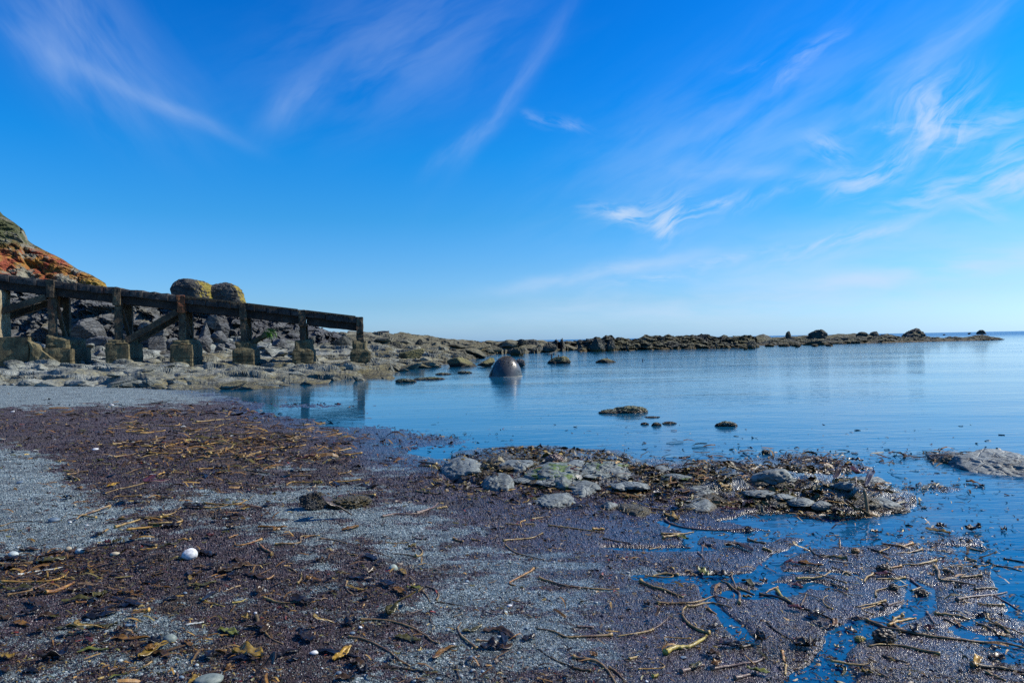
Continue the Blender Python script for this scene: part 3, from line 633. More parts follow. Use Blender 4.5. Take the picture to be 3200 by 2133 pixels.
# boulders and cliff pieces behind the pier
za = lambda x, y: (x/2.45, 600+y/2.45)
zb = lambda x, y: (500+x/3.136, 800+y/3.136)
for i, (f, x0, yt, x1, yb, Y, mt, nm, lab) in enumerate([
    (za, 560, 960, 880, 1170, 55, RK_CLIFF, 'boulder', 'broad grey boulder between the first and second legs'),
    (za, 640, 1060, 880, 1260, 51, RK_CLIFF, 'boulder', 'tawny boulder low down beside the second leg'),
    (za, 870, 1020, 1080, 1200, 54, RK_CLIFF, 'boulder', 'grey boulder half hidden by the second leg'),
    (za, 1060, 990, 1280, 1170, 53, RK_CLIFF, 'boulder', 'grey boulder behind the crossing braces'),
    (za, 1080, 1100, 1270, 1225, 49, RK_CLIFF, 'boulder', 'long grey stone between the second and third legs'),
    (za, 1270, 1080, 1385, 1210, 50, RK_CLIFF, 'boulder', 'upright stone just before the third leg'),
    (za, 1150, 1185, 1350, 1265, 47, RK_CLIFF, 'boulder', 'flat stone at the foot of the third leg'),
    (za, 690, 1200, 850, 1285, 46, RK_CLIFF, 'boulder', 'flat stone at the foot of the second leg'),
    (zb, 78, 220, 540, 500, 63, RK_LICHEN, 'sea_stack', 'great dark boulder with bright yellow lichen above the pier deck'),
    (zb, 395, 257, 852, 500, 64.5, RK_LICHEN, 'sea_stack', 'second great boulder above the deck, darker with a lichened shoulder'),
    (zb, 440, 545, 585, 690, 60, RK_CLIFF, 'boulder', 'pale slanting slab under the deck between the third and fourth legs'),
    (zb, 540, 598, 730, 770, 60.5, RK_DARK, 'boulder', 'dark block with a pale top under the deck'),
    (zb, 365, 655, 540, 830, 57, RK_CLIFF, 'boulder', 'pointed grey boulder just past the third leg'),
    (zb, 500, 730, 705, 870, 56, RK_CLIFF, 'boulder', 'grey wedge of rock before the fourth leg'),
    (zb, 50, 760, 200, 910, 52, RK_CLIFF, 'boulder', 'brownish boulder against the third leg footing'),
    (zb, 350, 770, 500, 865, 51, RK_CLIFF, 'boulder', 'olive-brown boulder just beyond the third footing'),
    (zb, 545, 855, 655, 925, 48, RK_CLIFF, 'boulder', 'small rounded boulder of a pair before the fourth footing'),
    (zb, 640, 845, 745, 900, 49, RK_CLIFF, 'boulder', 'small boulder touching the fourth footing'),
    (zb, 410, 860, 500, 920, 48, RK_CLIFF, 'boulder', 'small pale boulder beyond the third footing'),
    (zb, 1080, 810, 1290, 890, 55, RK_CLIFF, 'boulder', 'brown ledge of rock between the fourth and fifth legs'),
    (zb, 1450, 760, 1520, 835, 56, RK_REEF, 'boulder', 'dark round boulder just past the fifth leg'),
    (zb, 1660, 780, 1880, 900, 58, RK_REEF, 'boulder', 'brown weedy boulder before the last leg')]):
    (a0, t0), (a1, b1) = f(x0, yt), f(x1, yb)
    rock_px(nm, a0, t0, a1, b1, Y, mt, 600+i*7, lab, deep=.75, sink=.5 if 'stack' not in nm else .15, angular=.98 if 'stack' not in nm else .4, sup=0 if 'stack' not in nm else 3.6, rough=.05 if 'stack' not in nm else .10, planes=9 if 'stack' not in nm else 8, bed=.07 if 'stack' not in nm else .025, sub=6 if (x1-x0) > 300 else 5)

crag_field('grey_cliff', [za(*q_) for q_ in [(-700, 800), (-300, 790), (60, 790), (330, 800), (560, 805), (800, 822), (950, 850), (1060, 858), (1120, 890), (1165, 940), (1190, 1020), (1215, 1110)]], (57, 60), 5, RK_CLIFF, 37, 'pale grey jointed cliff foot behind the first two legs of the pier', .9)
crag_field('dark_cliff', [zb(*q_) for q_ in [(-150, 660), (-90, 570), (-40, 500), (40, 480), (180, 490), (330, 500), (520, 505), (700, 500), (830, 500), (900, 580), (1000, 590), (1110, 615), (1220, 670), (1300, 660), (1400, 690), (1560, 735), (1700, 790), (1760, 850)]], (64, 70), 7, RK_DARK, 23, 'dark cliff of jointed rock under the lichened boulders, sloping down behind the pier', .9)

# loose slabs lying on the shelf
protos = [boulder('loose_rock', (0, 0, 0), (1, g_, h_), SHELF_MAT, 800+i*3, None, sub=4, planes=7, angular=1., rough=.045, bed=.08) for i, (g_, h_) in enumerate([(.7, .3), (.8, .26), (.6, .36), (.75, .22), (.65, .42), (.8, .33), (.55, .28), (.7, .5)])]
for o in protos: o.data.attributes.new('reef', 'FLOAT', 'POINT')
SX, SY, SZ = xx.reshape(T.shape), yy2.reshape(T.shape), zz.reshape(T.shape)
gs = random.Random(31); n_s = 0
def slab(i, j, size, hk=1., src=None):
    global n_s
    o = protos[n_s] if n_s < len(protos) else gs.choice(protos).copy()
    if n_s >= len(protos): COL.objects.link(o); o.name = 'loose_rock'
    k_ = size/2; o.scale = (k_, k_*gs.uniform(.8, 1.2), k_*hk*gs.uniform(.75, 1.25)); o.rotation_euler = (gs.gauss(0, .10), gs.gauss(.08, .14), gs.uniform(-.6, .6)+gs.choice([0, math.pi]))
    o.location = (float(SX[i, j]), float(SY[i, j]), float(SZ[i, j])+size*.03); n_s += 1
    far_ = 'beyond the pier legs' if SY[i, j] > 46 else ('at the seaward edge of the shelf' if T[i, j] < .12 else 'on the shelf before the pier')
    tag(o, 'loose grey slab of rock, one of many '+far_, 'rock', 'loose slabs '+far_)
for q in range(55):                                # along the front edge
    j = gs.randrange(0, int((1500+700)/2)); i = int(abs(gs.gauss(4, 9)))+1
    if us[j] < -120: continue
    slab(i, j, gs.uniform(.4, 1.6)*Df[j]/27, .95)
for q in range(150):                               # over the flat
    j = gs.randrange(int(600/2), int((1800+700)/2)); i = int(gs.uniform(.02, .95)**1.2*400)
    slab(i, j, gs.uniform(.45, 1.6)*SY[i, j]/40, 1.1)
# ------------------------------------------------------------------ headland
HS = np.array([(-1600, 380), (-900, 480), (-400, 560), (-150, 600), (0, 651), (24, 677), (53, 696), (86, 722), (97, 752), (106, 761), (151, 786), (204, 812), (253, 845), (294, 861), (318, 876), (337, 888), (350, 925), (372, 960), (395, 1010)], float)
hu = np.arange(-1600, 396, 2.4); ht = np.interp(hu, HS[:, 0], HS[:, 1])
Yr = np.interp(hu, [-1600, 0, 395], [70, 74, 66]); Yb = np.interp(hu, [-1600, 0, 395], [52, 60, 63])
zt = np.array([at_Y(u, v, d)[2] for u, v, d in zip(hu, ht, Yr)])
hv = np.concatenate([np.linspace(0, 1, 230), np.linspace(1.02, 1.6, 24)])
Vv, Uu = np.meshgrid(hv, np.arange(len(hu)), indexing='ij')
vv = np.minimum(Vv, 1); rr = ray(hu, np.full(len(hu), 1063.)); ax = (rr[:, 0]/rr[:, 1])[Uu]
zfrac = np.where(vv < .3, vv*1.35, .405+(vv-.3)*.85)                # steep foot, easier slope above
D = Yb[Uu]+(Yr-Yb)[Uu]*vv+np.maximum(Vv-1, 0)*22
Zh = .4+(zt-.4)[Uu]*zfrac-np.maximum(Vv-1, 0)**1.5*9
x, y, z = (ax*D).ravel(), D.ravel(), Zh.ravel()
P3 = v3(x, y, z)
big = fbm(P3*np.array([.16, .16, .22]), 4, 91, .55, True); med = fbm(P3*np.array([.5, .5, .9]), 4, 95, .6, True)
f1, e1 = facets(x*.45+z*.3, z*.6+y*.2, 4); f2, e2 = facets(x*1.3+z*.5, z*1.7, 5)
edge = sstep(0, .06, vv.ravel())*(1-.75*sstep(.9, 1., vv.ravel()))
dis = (1.1*big+.75*med+.5*f1-.5*np.exp(-e1*8)+.22*f2-.15*np.exp(-e2*8))*edge
y = y-dis*.9; z = z+dis*.35
m, nt, P = newmat('headland'); b = NB(nt); p = b.pos(); nz = b.sep(b.normal())[2]; pz = b.sep(p)[2]; px_ = b.sep(p)[0]
q = b.mapping(p, (1, 1, 2.6), (R(10), R(22), 0)); n1 = b.noise(q, .5, 6, .62, .5); n2 = b.noise(q, 2.6, 5, .68); n3 = b.noise(p, 13, 3, .7)
f = b.math('ADD', b.math('MULTIPLY', n1, .4), b.math('ADD', b.math('MULTIPLY', n2, .38), b.math('MULTIPLY', n3, .22)))
rock = b.ramp(f, [(.36, (.05, .05, .042)), (.5, (.19, .18, .135)), (.64, (.42, .39, .28))])
rel = b.math('ADD', pz, b.math('MULTIPLY', px_, .30))               # height measured along the falling ridge
vm = b.math('ADD', b.noise(b.mapping(p, (1, 1, 1.), loc=(4, 0, 2)), .42, 5, .62, .3), b.math('MULTIPLY', b.step(pz, 5.2, 8.5), .22))
veg = b.step(b.math('ADD', vm, b.math('MULTIPLY', b.math('SUBTRACT', n2, .5), .3)), .62, .70)
red = b.mix(b.step(b.noise(p, .9, 4, .6), .4, .6), (.26, .052, .02), (.31, .15, .022))
gold = b.mix(b.step(n2, .4, .6), (.16, .135, .025), (.42, .255, .03))
vc = b.mix(b.step(px_, -46., -38.), red, gold)
vc = b.mix(b.step(b.math('ADD', pz, b.math('MULTIPLY', n1, 3.)), 12.6, 14.2), vc, (.060, .068, .018))
vc = b.mix(1., vc, b.ramp(n3, [(.3, (.5, .5, .5)), (.7, (1.25, 1.25, 1.25))]), 'MULTIPLY')
low = b.math('SUBTRACT', 1., b.step(b.math('ADD', pz, b.math('MULTIPLY', n1, 2.)), 5.4, 7.2))
rock = b.mix(low, rock, b.ramp(f, [(.36, (.03, .034, .038)), (.5, (.11, .12, .122)), (.66, (.26, .27, .26))]))
col = b.mix(b.math('MULTIPLY', veg, b.step(pz, 5.2, 6.6)), rock, vc)
nt.links.new(col, P.inputs['Base Color']); P.inputs['Roughness'].default_value = .85
nt.links.new(b.bump(b.math('ADD', b.math('MULTIPLY', n2, .7), b.math('MULTIPLY', n3, .35)), 1., .25), P.inputs['Normal'])
tag(mesh('headland_hill', v3(x, y, z), grid_faces(*Vv.shape), m), kind='structure')

# ------------------------------------------------------------------ mooring buoy
m, nt, P = newmat('buoy_paint'); b = NB(nt); p = b.pos(); n = b.noise(p, 5, 5, .6); n2 = b.noise(p, 30, 4)
nt.links.new(b.mix(b.step(n, .45, .7), (.042, .043, .043), (.088, .088, .086)), P.inputs['Base Color'])
nt.links.new(b.lin(n2, .3, .7, .30, .42), P.inputs['Roughness']); P.inputs['Metallic'].default_value = 0.
nt.links.new(b.bump(n2, .15, .01), P.inputs['Normal'])
BUOY = m
BARN = rock_mat('barnacle', (.06, .045, .03), (.10, .075, .05), (.2, .16, .12), 6, .9)
Yb_ = dist(1580, 1178)+.7; bc = at_Y(1580, 1178, Yb_)
bu = empty('mooring_buoy', (bc[0], Yb_, 0)); tag(bu, 'big dark grey dome-shaped buoy floating in the bay, its top crusted with barnacles', 'buoy')
prof = [(-.5, .73), (-.3, .75), (-.05, .745), (.1, .722), (.22, .692), (.34, .652), (.46, .60), (.57, .535), (.67, .46), (.75, .38), (.82, .285), (.865, .195), (.89, .10), (.90, .0)]
def lathe(name, prof, seg, mat, parent, tilt=0., wob=0.):
    V_ = []
    for zz_, r_ in prof:
        for i in range(seg):
            a = 2*math.pi*i/seg
            k = 1+wob*math.sin(3*a+zz_*5)
            V_.append((r_*k*math.cos(a), r_*k*math.sin(a), zz_))
    i = np.arange(len(prof)*seg).reshape(len(prof), seg)
    F_ = np.stack([i[:-1], np.roll(i[:-1], -1, 1), np.roll(i[1:], -1, 1), i[1:]], -1).reshape(-1, 4)
    V_ = np.array(V_)
    T_ = np.array(Matrix.Rotation(tilt, 3, 'Y')); return mesh(name, V_@T_.T, F_, mat, parent, smooth=True)
zz_ = np.linspace(-.5, .9, 40); pz_, pr_ = zip(*prof)
dense = [(z_, float(np.interp(z_, pz_, pr_))) for z_ in zz_]
ks = np.array([.25, .5, .25]); rs = np.array([d[1] for d in dense]); rs[1:-1] = rs[:-2]*.25+rs[1:-1]*.5+rs[2:]*.25
tl = R(7)
lathe('body', list(zip(zz_, rs)), 96, BUOY, bu, tl, .014)
# welded rim that runs over the crown, and the crust on it
ring = []
T_ = np.array(Matrix.Rotation(tl, 3, 'Y'))
def tube(path, rad, nseg=8):
    """tube along a path with a radius at each point -> verts, faces (closed ends)"""
    P_ = np.asarray(path, float); n = len(P_); rad = np.broadcast_to(rad, n)
    tg = np.gradient(P_, axis=0); tg /= np.maximum(np.linalg.norm(tg, axis=1), 1e-9)[:, None]
    up = np.array([0, 0, 1.]); 
    a = np.cross(tg, up); bad = np.linalg.norm(a, axis=1) < .15; a[bad] = np.cross(tg[bad], [1., 0, 0]); a /= np.linalg.norm(a, axis=1)[:, None]
    c = np.cross(a, tg); an = np.arange(nseg)*2*math.pi/nseg
    V_ = P_[:, None]+rad[:, None, None]*(np.cos(an)[None, :, None]*a[:, None]+np.sin(an)[None, :, None]*c[:, None])
    i = np.arange(n*nseg).reshape(n, nseg)
    F_ = np.stack([i[:-1], i[1:], np.roll(i[1:], -1, 1), np.roll(i[:-1], -1, 1)], -1).reshape(-1, 4)
    V_ = np.concatenate([V_.reshape(-1, 3), P_[:1], P_[-1:]])
    e0 = np.stack([i[0], np.roll(i[0], -1), np.full(nseg, n*nseg), np.full(nseg, n*nseg)], -1)
    e1 = np.stack([np.roll(i[-1], -1), i[-1], np.full(nseg, n*nseg+1), np.full(nseg, n*nseg+1)], -1)
    fs = [tuple(f) for f in F_]+[tuple(f[:3]) for f in e0]+[tuple(f[:3]) for f in e1]
    return V_, fs
cr_ = float(np.interp(.0, pz_, pr_))
V_, F_ = tube([(math.cos(a)*(cr_+.004), math.sin(a)*(cr_+.004), .006) for a in np.linspace(0, 2*math.pi, 60)], .020, 6)
mesh('waterline_ring', V_, F_, rock_mat('waterline_growth', (.16, .16, .13), (.26, .25, .21), (.4, .4, .36), 6, .6), bu, smooth=True)
th = np.linspace(-2.0, 2.0, 60); path = []
for t_ in th:                                    # meridian over the top, turned toward the right
    zz0 = .9*math.cos(t_*.79)-.0; r0 = float(np.interp(zz0, pz_, pr_))
    path.append((math.copysign(r0, t_)*math.cos(.5), math.copysign(r0, t_)*math.sin(.5), zz0))
V_, F_ = tube(np.array(path)@T_.T, .022, 8); mesh('rim', V_, F_, BARN, bu, smooth=True)
bv, bf = [], []
for i in range(420):
    a = rnd.uniform(0, 2*math.pi); z0 = .9-abs(rnd.gauss(0, .16))-(.25*rnd.random() if rnd.random() < .25 else 0)
    r0 = float(np.interp(z0, pz_, pr_)); c = np.array([r0*math.cos(a), r0*math.sin(a), z0]); nrm = c/np.linalg.norm(c); nrm = nrm+np.array([0, 0, .4]); nrm /= np.linalg.norm(nrm)
    s = rnd.uniform(.008, .022); t1 = np.cross(nrm, [0, 0, 1.]) if abs(nrm[2]) < .95 else np.cross(nrm, [1., 0, 0]); t1 /= np.linalg.norm(t1); t2 = np.cross(nrm, t1)
    k0 = len(bv)
    for h_, q_ in ((-.3, 1.1), (.7, .8), (1., .35)):
        for j in range(6): bv.append(c+nrm*h_*s+(t1*math.cos(j*1.047)+t2*math.sin(j*1.047))*s*q_)
    for l in range(2):
        for j in range(6): bf.append((k0+l*6+j, k0+l*6+(j+1) % 6, k0+l*6+6+(j+1) % 6, k0+l*6+6+j))
    bf.append(tuple(k0+12+j for j in range(6)))
mesh('barnacle_specks', np.array(bv)@T_.T, bf, BARN, bu)
#--PART3--
# ------------------------------------------------------------------ old slipway pier
def conc_mat(name, c1, c2, c3, course=False, rust=.35):
    m, nt, P = newmat(name); b = NB(nt); p = b.pos(); n1 = b.noise(p, 1.6, 6, .65, .3); n2 = b.noise(p, 9, 5, .65); n3 = b.noise(p, 50, 3)
    f = b.math('ADD', b.math('MULTIPLY', n1, .5), b.math('ADD', b.math('MULTIPLY', n2, .35), b.math('MULTIPLY', n3, .15)))
    col = b.ramp(f, [(.38, c1), (.5, c2), (.64, c3)])
    if rust:
        st = b.noise(b.mapping(p, (2.2, 2.2, .5)), 1.4, 5, .6)
        col = b.mix(b.math('MULTIPLY', b.step(st, .58, .7), rust), col, (.20, .06, .018))
    h = b.math('ADD', b.math('MULTIPLY', n2, .7), b.math('MULTIPLY', n3, .3))
    if course:
        z = b.math('ADD', b.sep(p)[2], b.math('MULTIPLY', n1, .12)); fr = b.math('FRACT', b.math('MULTIPLY', z, 4.2))
        j = b.math('MULTIPLY', b.math('SUBTRACT', 1., b.step(fr, 0., .22)), b.math('SUBTRACT', 1., b.step(z, .95, 1.1)))
        col = b.mix(b.math('MULTIPLY', j, .75), col, tuple(x*.3 for x in c1)); h = b.math('SUBTRACT', h, b.math('MULTIPLY', j, .8))
    nt.links.new(col, P.inputs['Base Color']); P.inputs['Roughness'].default_value = .88
    nt.links.new(b.bump(h, .9, .05), P.inputs['Normal']); return m
C_DECK = conc_mat('weathered_deck', (.009, .008, .008), (.030, .028, .027), (.10, .095, .085), rust=.35)
C_BEAM = conc_mat('dark_beam', (.008, .007, .007), (.022, .019, .017), (.06, .05, .04), rust=.4)
C_POST = conc_mat('rusty_concrete', (.016, .012, .008), (.055, .040, .024), (.19, .145, .08), rust=.5)
C_FOOT = conc_mat('footing_concrete', (.028, .023, .011), (.095, .08, .04), (.22, .19, .10), course=True, rust=.15)
C_RUST = conc_mat('rust_stained_sleeve', (.05, .018, .008), (.15, .05, .018), (.30, .11, .03), rust=.8)
C_PALE = conc_mat('pale_concrete', (.09, .07, .04), (.24, .2, .13), (.40, .36, .26), rust=.3)
bx = [160, 370, 565, 760, 945, 1124]; topy = [872, 903, 926, 948, 968, 990]
kk = np.arange(6); Yk = 39.3*(1+.0189*kk)
Pk = np.array([at_Y(u, v, d) for u, v, d in zip(bx, topy, Yk)])
cxk = np.polyfit(kk, Pk[:, 0], 1); cyk = np.polyfit(kk, Pk[:, 1], 1); czk = np.polyfit(kk, Pk[:, 2], 1)
span = math.hypot(cxk[0], cyk[0]); dv = np.array([cxk[0], cyk[0], 0])/span; nv = np.array([-dv[1], dv[0], 0]); SLOPE = czk[0]/span
O0 = np.array([cxk[1], cyk[1], 0])
def deckz(s): return czk[1]+SLOPE*s
def PW(s, w_, z): return O0+dv*s+nv*w_+np.array([0, 0, z])
pier = empty('slipway_pier', tuple(PW(0, 1, 0))); tag(pier, 'derelict dark concrete slipway on legs sloping down from the headland to the rocks', 'pier')
pinv = Matrix.Translation(-Vector(pier.location))
def part(name, verts, faces, mat, smooth=False, parent=None):
    o = mesh(name, verts, faces, mat, smooth=smooth); o.data.transform(pinv); o.parent = parent or pier; return o
_cid = [0]
def rough_prism(corners, n=(6, 4, 6), amp=.02, freq=2.5, chip=.0):
    """eight corners (bottom ring of four, top ring of four) -> box with subdivided, weathered faces, one closed skin"""
    c = np.asarray(corners, float); nx, ny, nz = n; pts, idx, faces = [], {}, []
    def vid(i, j, k):
        if (i, j, k) not in idx:
            a, b_, t = i/nx, j/ny, k/nz
            lo_ = (c[0]*(1-a)+c[1]*a)*(1-b_)+(c[3]*(1-a)+c[2]*a)*b_; hi_ = (c[4]*(1-a)+c[5]*a)*(1-b_)+(c[7]*(1-a)+c[6]*a)*b_
            idx[(i, j, k)] = len(pts); pts.append(lo_*(1-t)+hi_*t)
        return idx[(i, j, k)]
    for i in range(nx):
        for j in range(ny):
            faces.append((vid(i, j, 0), vid(i, j+1, 0), vid(i+1, j+1, 0), vid(i+1, j, 0))); faces.append((vid(i, j, nz), vid(i+1, j, nz), vid(i+1, j+1, nz), vid(i, j+1, nz)))
    for i in range(nx):
        for k in range(nz):
            faces.append((vid(i, 0, k), vid(i+1, 0, k), vid(i+1, 0, k+1), vid(i, 0, k+1))); faces.append((vid(i, ny, k), vid(i, ny, k+1), vid(i+1, ny, k+1), vid(i+1, ny, k)))
    for j in range(ny):
        for k in range(nz):
            faces.append((vid(0, j, k), vid(0, j, k+1), vid(0, j+1, k+1), vid(0, j+1, k))); faces.append((vid(nx, j, k), vid(nx, j+1, k), vid(nx, j+1, k+1), vid(nx, j, k+1)))
    P_ = np.array(pts); _cid[0] += 1
    off = np.stack([fbm(P_*freq, 3, 11+_cid[0] % 40), fbm(P_*freq, 3, 51+_cid[0] % 40), fbm(P_*freq, 3, 91+_cid[0] % 40)], 1)
    P_ = P_+off*amp*2
    if chip:                                       # edges worn round
        ctr = c.mean(0); ex = np.array([[i in (0, nx), j in (0, ny), k in (0, nz)] for (i, j, k) in idx]).sum(1)
        P_ = P_+(ctr-P_)*((ex >= 2)*chip)[:, None]*(1+.8*fbm(P_*4, 2, 5))[:, None]
    return P_, faces
def sbox(s0, s1, w0, w1, zb0, zb1, zt0, zt1, **kw):
    """box along the pier: bottom heights at its two ends, top heights at its two ends"""
    return rough_prism([PW(s0, w0, zb0), PW(s1, w0, zb1), PW(s1, w1, zb1), PW(s0, w1, zb0), PW(s0, w0, zt0), PW(s1, w0, zt1), PW(s1, w1, zt1), PW(s0, w1, zt0)], **kw)
def beam(a, c, wd, ht, **kw):
    a, c = np.array(a, float), np.array(c, float); t = (c-a)/np.linalg.norm(c-a); sd = np.cross(t, [0, 0, 1.]); sd /= np.linalg.norm(sd); up = np.cross(sd, t)
    r_ = lambda p_, i, j: p_+sd*i*wd/2+up*j*ht/2
    return rough_prism([r_(a, -1, -1), r_(c, -1, -1), r_(c, 1, -1), r_(a, 1, -1), r_(a, -1, 1), r_(c, -1, 1), r_(c, 1, 1), r_(a, 1, 1)], **kw)
WID = 2.3
K0 = -5
for k in range(K0, 5):
    for q in range(5):
        s0, s1 = (k+q/5)*span+.012, (k+(q+1)/5)*span-.012
        tilt = rnd.uniform(.01, .07) if k < 2 else rnd.uniform(-.01, .03)
        lift = rnd.uniform(-.03, .03)
        V_, F_ = sbox(s0, s1, -.20+rnd.uniform(-.04, .04), WID+.2, deckz(s0)-.40+lift, deckz(s1)-.40+lift, deckz(s0)+lift-tilt, deckz(s1)+lift+tilt, n=(5, 8, 3), amp=.014, chip=.012)
        part('deck_slab', V_, F_, C_DECK)
    s0, s1 = k*span+.22, (k+1)*span-.22
    for w0 in (.10, WID-.42):
        V_, F_ = sbox(s0, s1, w0, w0+.32, deckz(s0)-.86, deckz(s1)-.86, deckz(s0)-.39, deckz(s1)-.39, n=(14, 2, 3), amp=.025)
        part('side_beam', V_, F_, C_BEAM)
    if k >= 2:                                     # ragged lip with drips
        V_, F_ = [], []
        s_ = k*span+.3
        top_ = np.linspace(k*span+.25, (k+1)*span-.25, 60)
        for i in range(59):
            a, c = top_[i], top_[i+1]; h_ = .05+.10*max(0, rnd.gauss(.35, .5))
            q0 = len(V_)
            for w_ in (-.285, -.205):
                V_ += [PW(a, w_, deckz(a)+.04), PW(c, w_, deckz(c)+.04), PW(c, w_, deckz(c)-h_*.5), PW((a+c)/2, w_, deckz(a)-h_), PW(a, w_, deckz(a)-h_*.5)]
            F_ += [tuple(q0+j for j in (0, 4, 3, 2, 1)), tuple(q0+5+j for j in range(5))]+[(q0+j, q0+(j+1) % 5, q0+5+(j+1) % 5, q0+5+j) for j in range(5)]
        part('drip_edge', V_, F_, C_POST)
def gz(s, w_):
    p_ = PW(s, w_, 0); return p_
footz = [(1.72, .30), (1.62, .22), (1.55, .18), (1.50, .15), (1.52, .12), (1.42, .10)]
px_foot = {1: (1060, 1137), 2: (1062, 1137), 3: (1066, 1140), 4: (1062, 1140), 5: (1064, 1141)}
for k in range(K0, 6):
    s = k*span; kb = max(k, 0)
    d_ = float(PW(s, 0, 0)[1]); base = 0.05+.10*max(0, 3-k) if k < 3 else .05
    ft = at_Y(bx[kb], px_foot.get(k, (1060, 0))[0], d_)[2] if k >= 1 else 1.9-.25*k*0
    top = deckz(s)-.02
    # posts: a thick front one with a sleeve, a thinner rear one
    fw = .17 if k < 5 else .22
    V_, F_ = sbox(s-fw, s+fw, -.12, .26, ft-.15, ft-.15, top-.85, top-.85+SLOPE*.4, n=(4, 3, 16), amp=.035, freq=3, chip=.02); part('post', V_, F_, C_POST)
    V_, F_ = sbox(s-.21, s+.21, -.27, .3, top-1.0, top-1.0, top+.05, top+.03, n=(4, 4, 8), amp=.03, freq=3, chip=.03)
    sl_ = part('post_sleeve', V_, F_, C_RUST if k == 2 else C_POST)
    V_, F_ = sbox(s-.16, s+.16, WID-.42, WID-.10, ft-.15, ft-.15, top-.84, top-.84, n=(4, 3, 14), amp=.03, freq=3, chip=.02); part('post', V_, F_, C_POST)
    if k <= 3:
        V_, F_ = beam(PW(s+.02, .42, top-1.0), PW(s+.02, WID-.5, ft+.25), .18, .24, n=(14, 2, 2), amp=.025); part('cross_brace', V_, F_, C_POST)
        for w_ in (.75, 1.15):
            V_, F_ = sbox(s-.10, s+.10, w_, w_+.10, top-1.5 if k < 2 else ft-.05, top-1.5 if k < 2 else ft-.05, top-.84, top-.84, n=(2, 2, 8), amp=.02); part('hanger_bar', V_, F_, C_POST)
    # footing
    if k >= 1:
        L = .62; nb_ = base-.5
        mid = ft-.28 if k < 3 else ft-(.5 if k == 3 else .68)
        tpr = .02 if k < 3 else .30
        V_, F_ = sbox(s-L, s+L, -.35, WID+.1, nb_, nb_, mid, mid, n=(10, 14, 10), amp=.03, freq=1.8, chip=.015); f0 = part('footing', V_, F_, C_FOOT)
        V_, F_ = sbox(s-L+.03, s+L-.03, -.33, WID+.08, mid-.02, mid-.02, ft, ft, n=(8, 10, 4), amp=.05, freq=1.8, chip=.05)
        V_ = np.array(V_); up = (V_[:, 2] > mid+.05)
        c_ = PW(s, (WID-.25)/2, 0); rel_ = V_-c_; V_[up, 0] -= rel_[up, 0]*(.16+tpr*.4); V_[up, 1] -= rel_[up, 1]*.08
        o = part('footing_cap', V_, F_, C_FOOT)
    else:
        V_, F_ = sbox(s-.35, s+1.15, -.4, WID+.2, -.3, -.3, 1.7, 1.6, n=(12, 12, 12), amp=.05, freq=1.6, chip=.02); part('footing', V_, F_, C_FOOT)
        V_, F_ = sbox(s-.3, s+.95, -.3, WID+.1, 1.6, 1.5, 2.4, 2.15, n=(8, 10, 6), amp=.07, freq=1.6, chip=.06); part('footing_cap', V_, F_, C_FOOT)
# long low plinth before the first leg, its broken sloping end, and the pale pillar at the picture's edge
V_, F_ = sbox(-3.4*span, -.30*span, -.45, .35, -.3, -.3, 2.4, 2.3, n=(30, 4, 10), amp=.04, freq=1.4, chip=.004); part('plinth_wall', V_, F_, C_FOOT)
V_, F_ = sbox(-.28*span, .10*span, -.62, -.05, -.3, -.3, 2.15, .95, n=(12, 4, 8), amp=.09, freq=1.8, chip=.02); part('broken_ramp', V_, F_, C_FOOT)
V_, F_ = sbox(-.93*span, -.72*span, -.35, .9, 1.4, 1.4, deckz(-span)-1.0, deckz(-span)-1.0, n=(6, 6, 12), amp=.06, freq=2.2, chip=.02); part('pillar', V_, F_, C_PALE)
# raking braces
for k in (-1, 1):
    for w_ in (-.02, WID-.3):
        a = PW(k*span+.25, w_, (2.0 if k < 0 else at_Y(395, 1070, 40.2)[2])); c = PW((k+1)*span-.25, w_, deckz((k+1)*span)-.95)
        if k < 0: a = PW(-.98*span, w_, at_Y(0, 990, 38.7)[2])
        V_, F_ = beam(a, c, .30, .34, n=(24, 2, 2), amp=.02); part('raking_brace', V_, F_, C_POST)
# broken strut with weed at the fourth leg
s3 = 3*span
a = at_Y(792, 1068, 42.2); c = at_Y(838, 1044, 41.9)
V_, F_ = beam(a, c, .26, .28, n=(12, 3, 3), amp=.03, chip=.04); part('broken_strut', V_, F_, C_FOOT)
for q in range(3):
    a = at_Y(893+q*9, 1016-q*4, 43.2); c = at_Y(921+q*4, 1003+q, 43.6)
    V_, F_ = tube([a, (a+c)/2+[0, 0, .02], c], .022, 6); part('hanging_rod', V_, F_, C_BEAM)
m, nt, P = newmat('bright_weed'); b = NB(nt); n = b.noise(b.pos(), 14, 4)
nt.links.new(b.ramp(n, [(.3, (.05, .14, .006)), (.7, (.16, .34, .02))]), P.inputs['Base Color']); P.inputs['Roughness'].default_value = .5
wc = at_Y(846, 1040, 41.85)
V_, F_ = [], []
for i in range(150):
    a = np.array([rnd.gauss(0, .17), rnd.gauss(0, .12), rnd.gauss(.06, .13)]); ln = rnd.uniform(.12, .38); dx_ = rnd.uniform(-.12, .12)
    q0 = len(V_); wd = rnd.uniform(.012, .03); an = rnd.uniform(0, 3.14); wv_ = np.array([math.cos(an), math.sin(an), 0])*wd
    for j in range(4):
        t_ = j/3; c_ = a+np.array([dx_*t_, rnd.uniform(-.02, .02), .05*t_-ln*t_*t_]); k_ = (1-.7*t_)
        V_ += [c_-wv_*k_, c_+wv_*k_+np.array([0, .006, 0])]
    F_ += [(q0+2*j, q0+2*j+1, q0+2*j+3, q0+2*j+2) for j in range(3)]
o = mesh('weed_foliage', V_, F_, m); o.name = 'green_weed'; o.location = tuple(wc); tag(o, 'tuft of bright green weed draped over the end of the broken strut', 'seaweed')
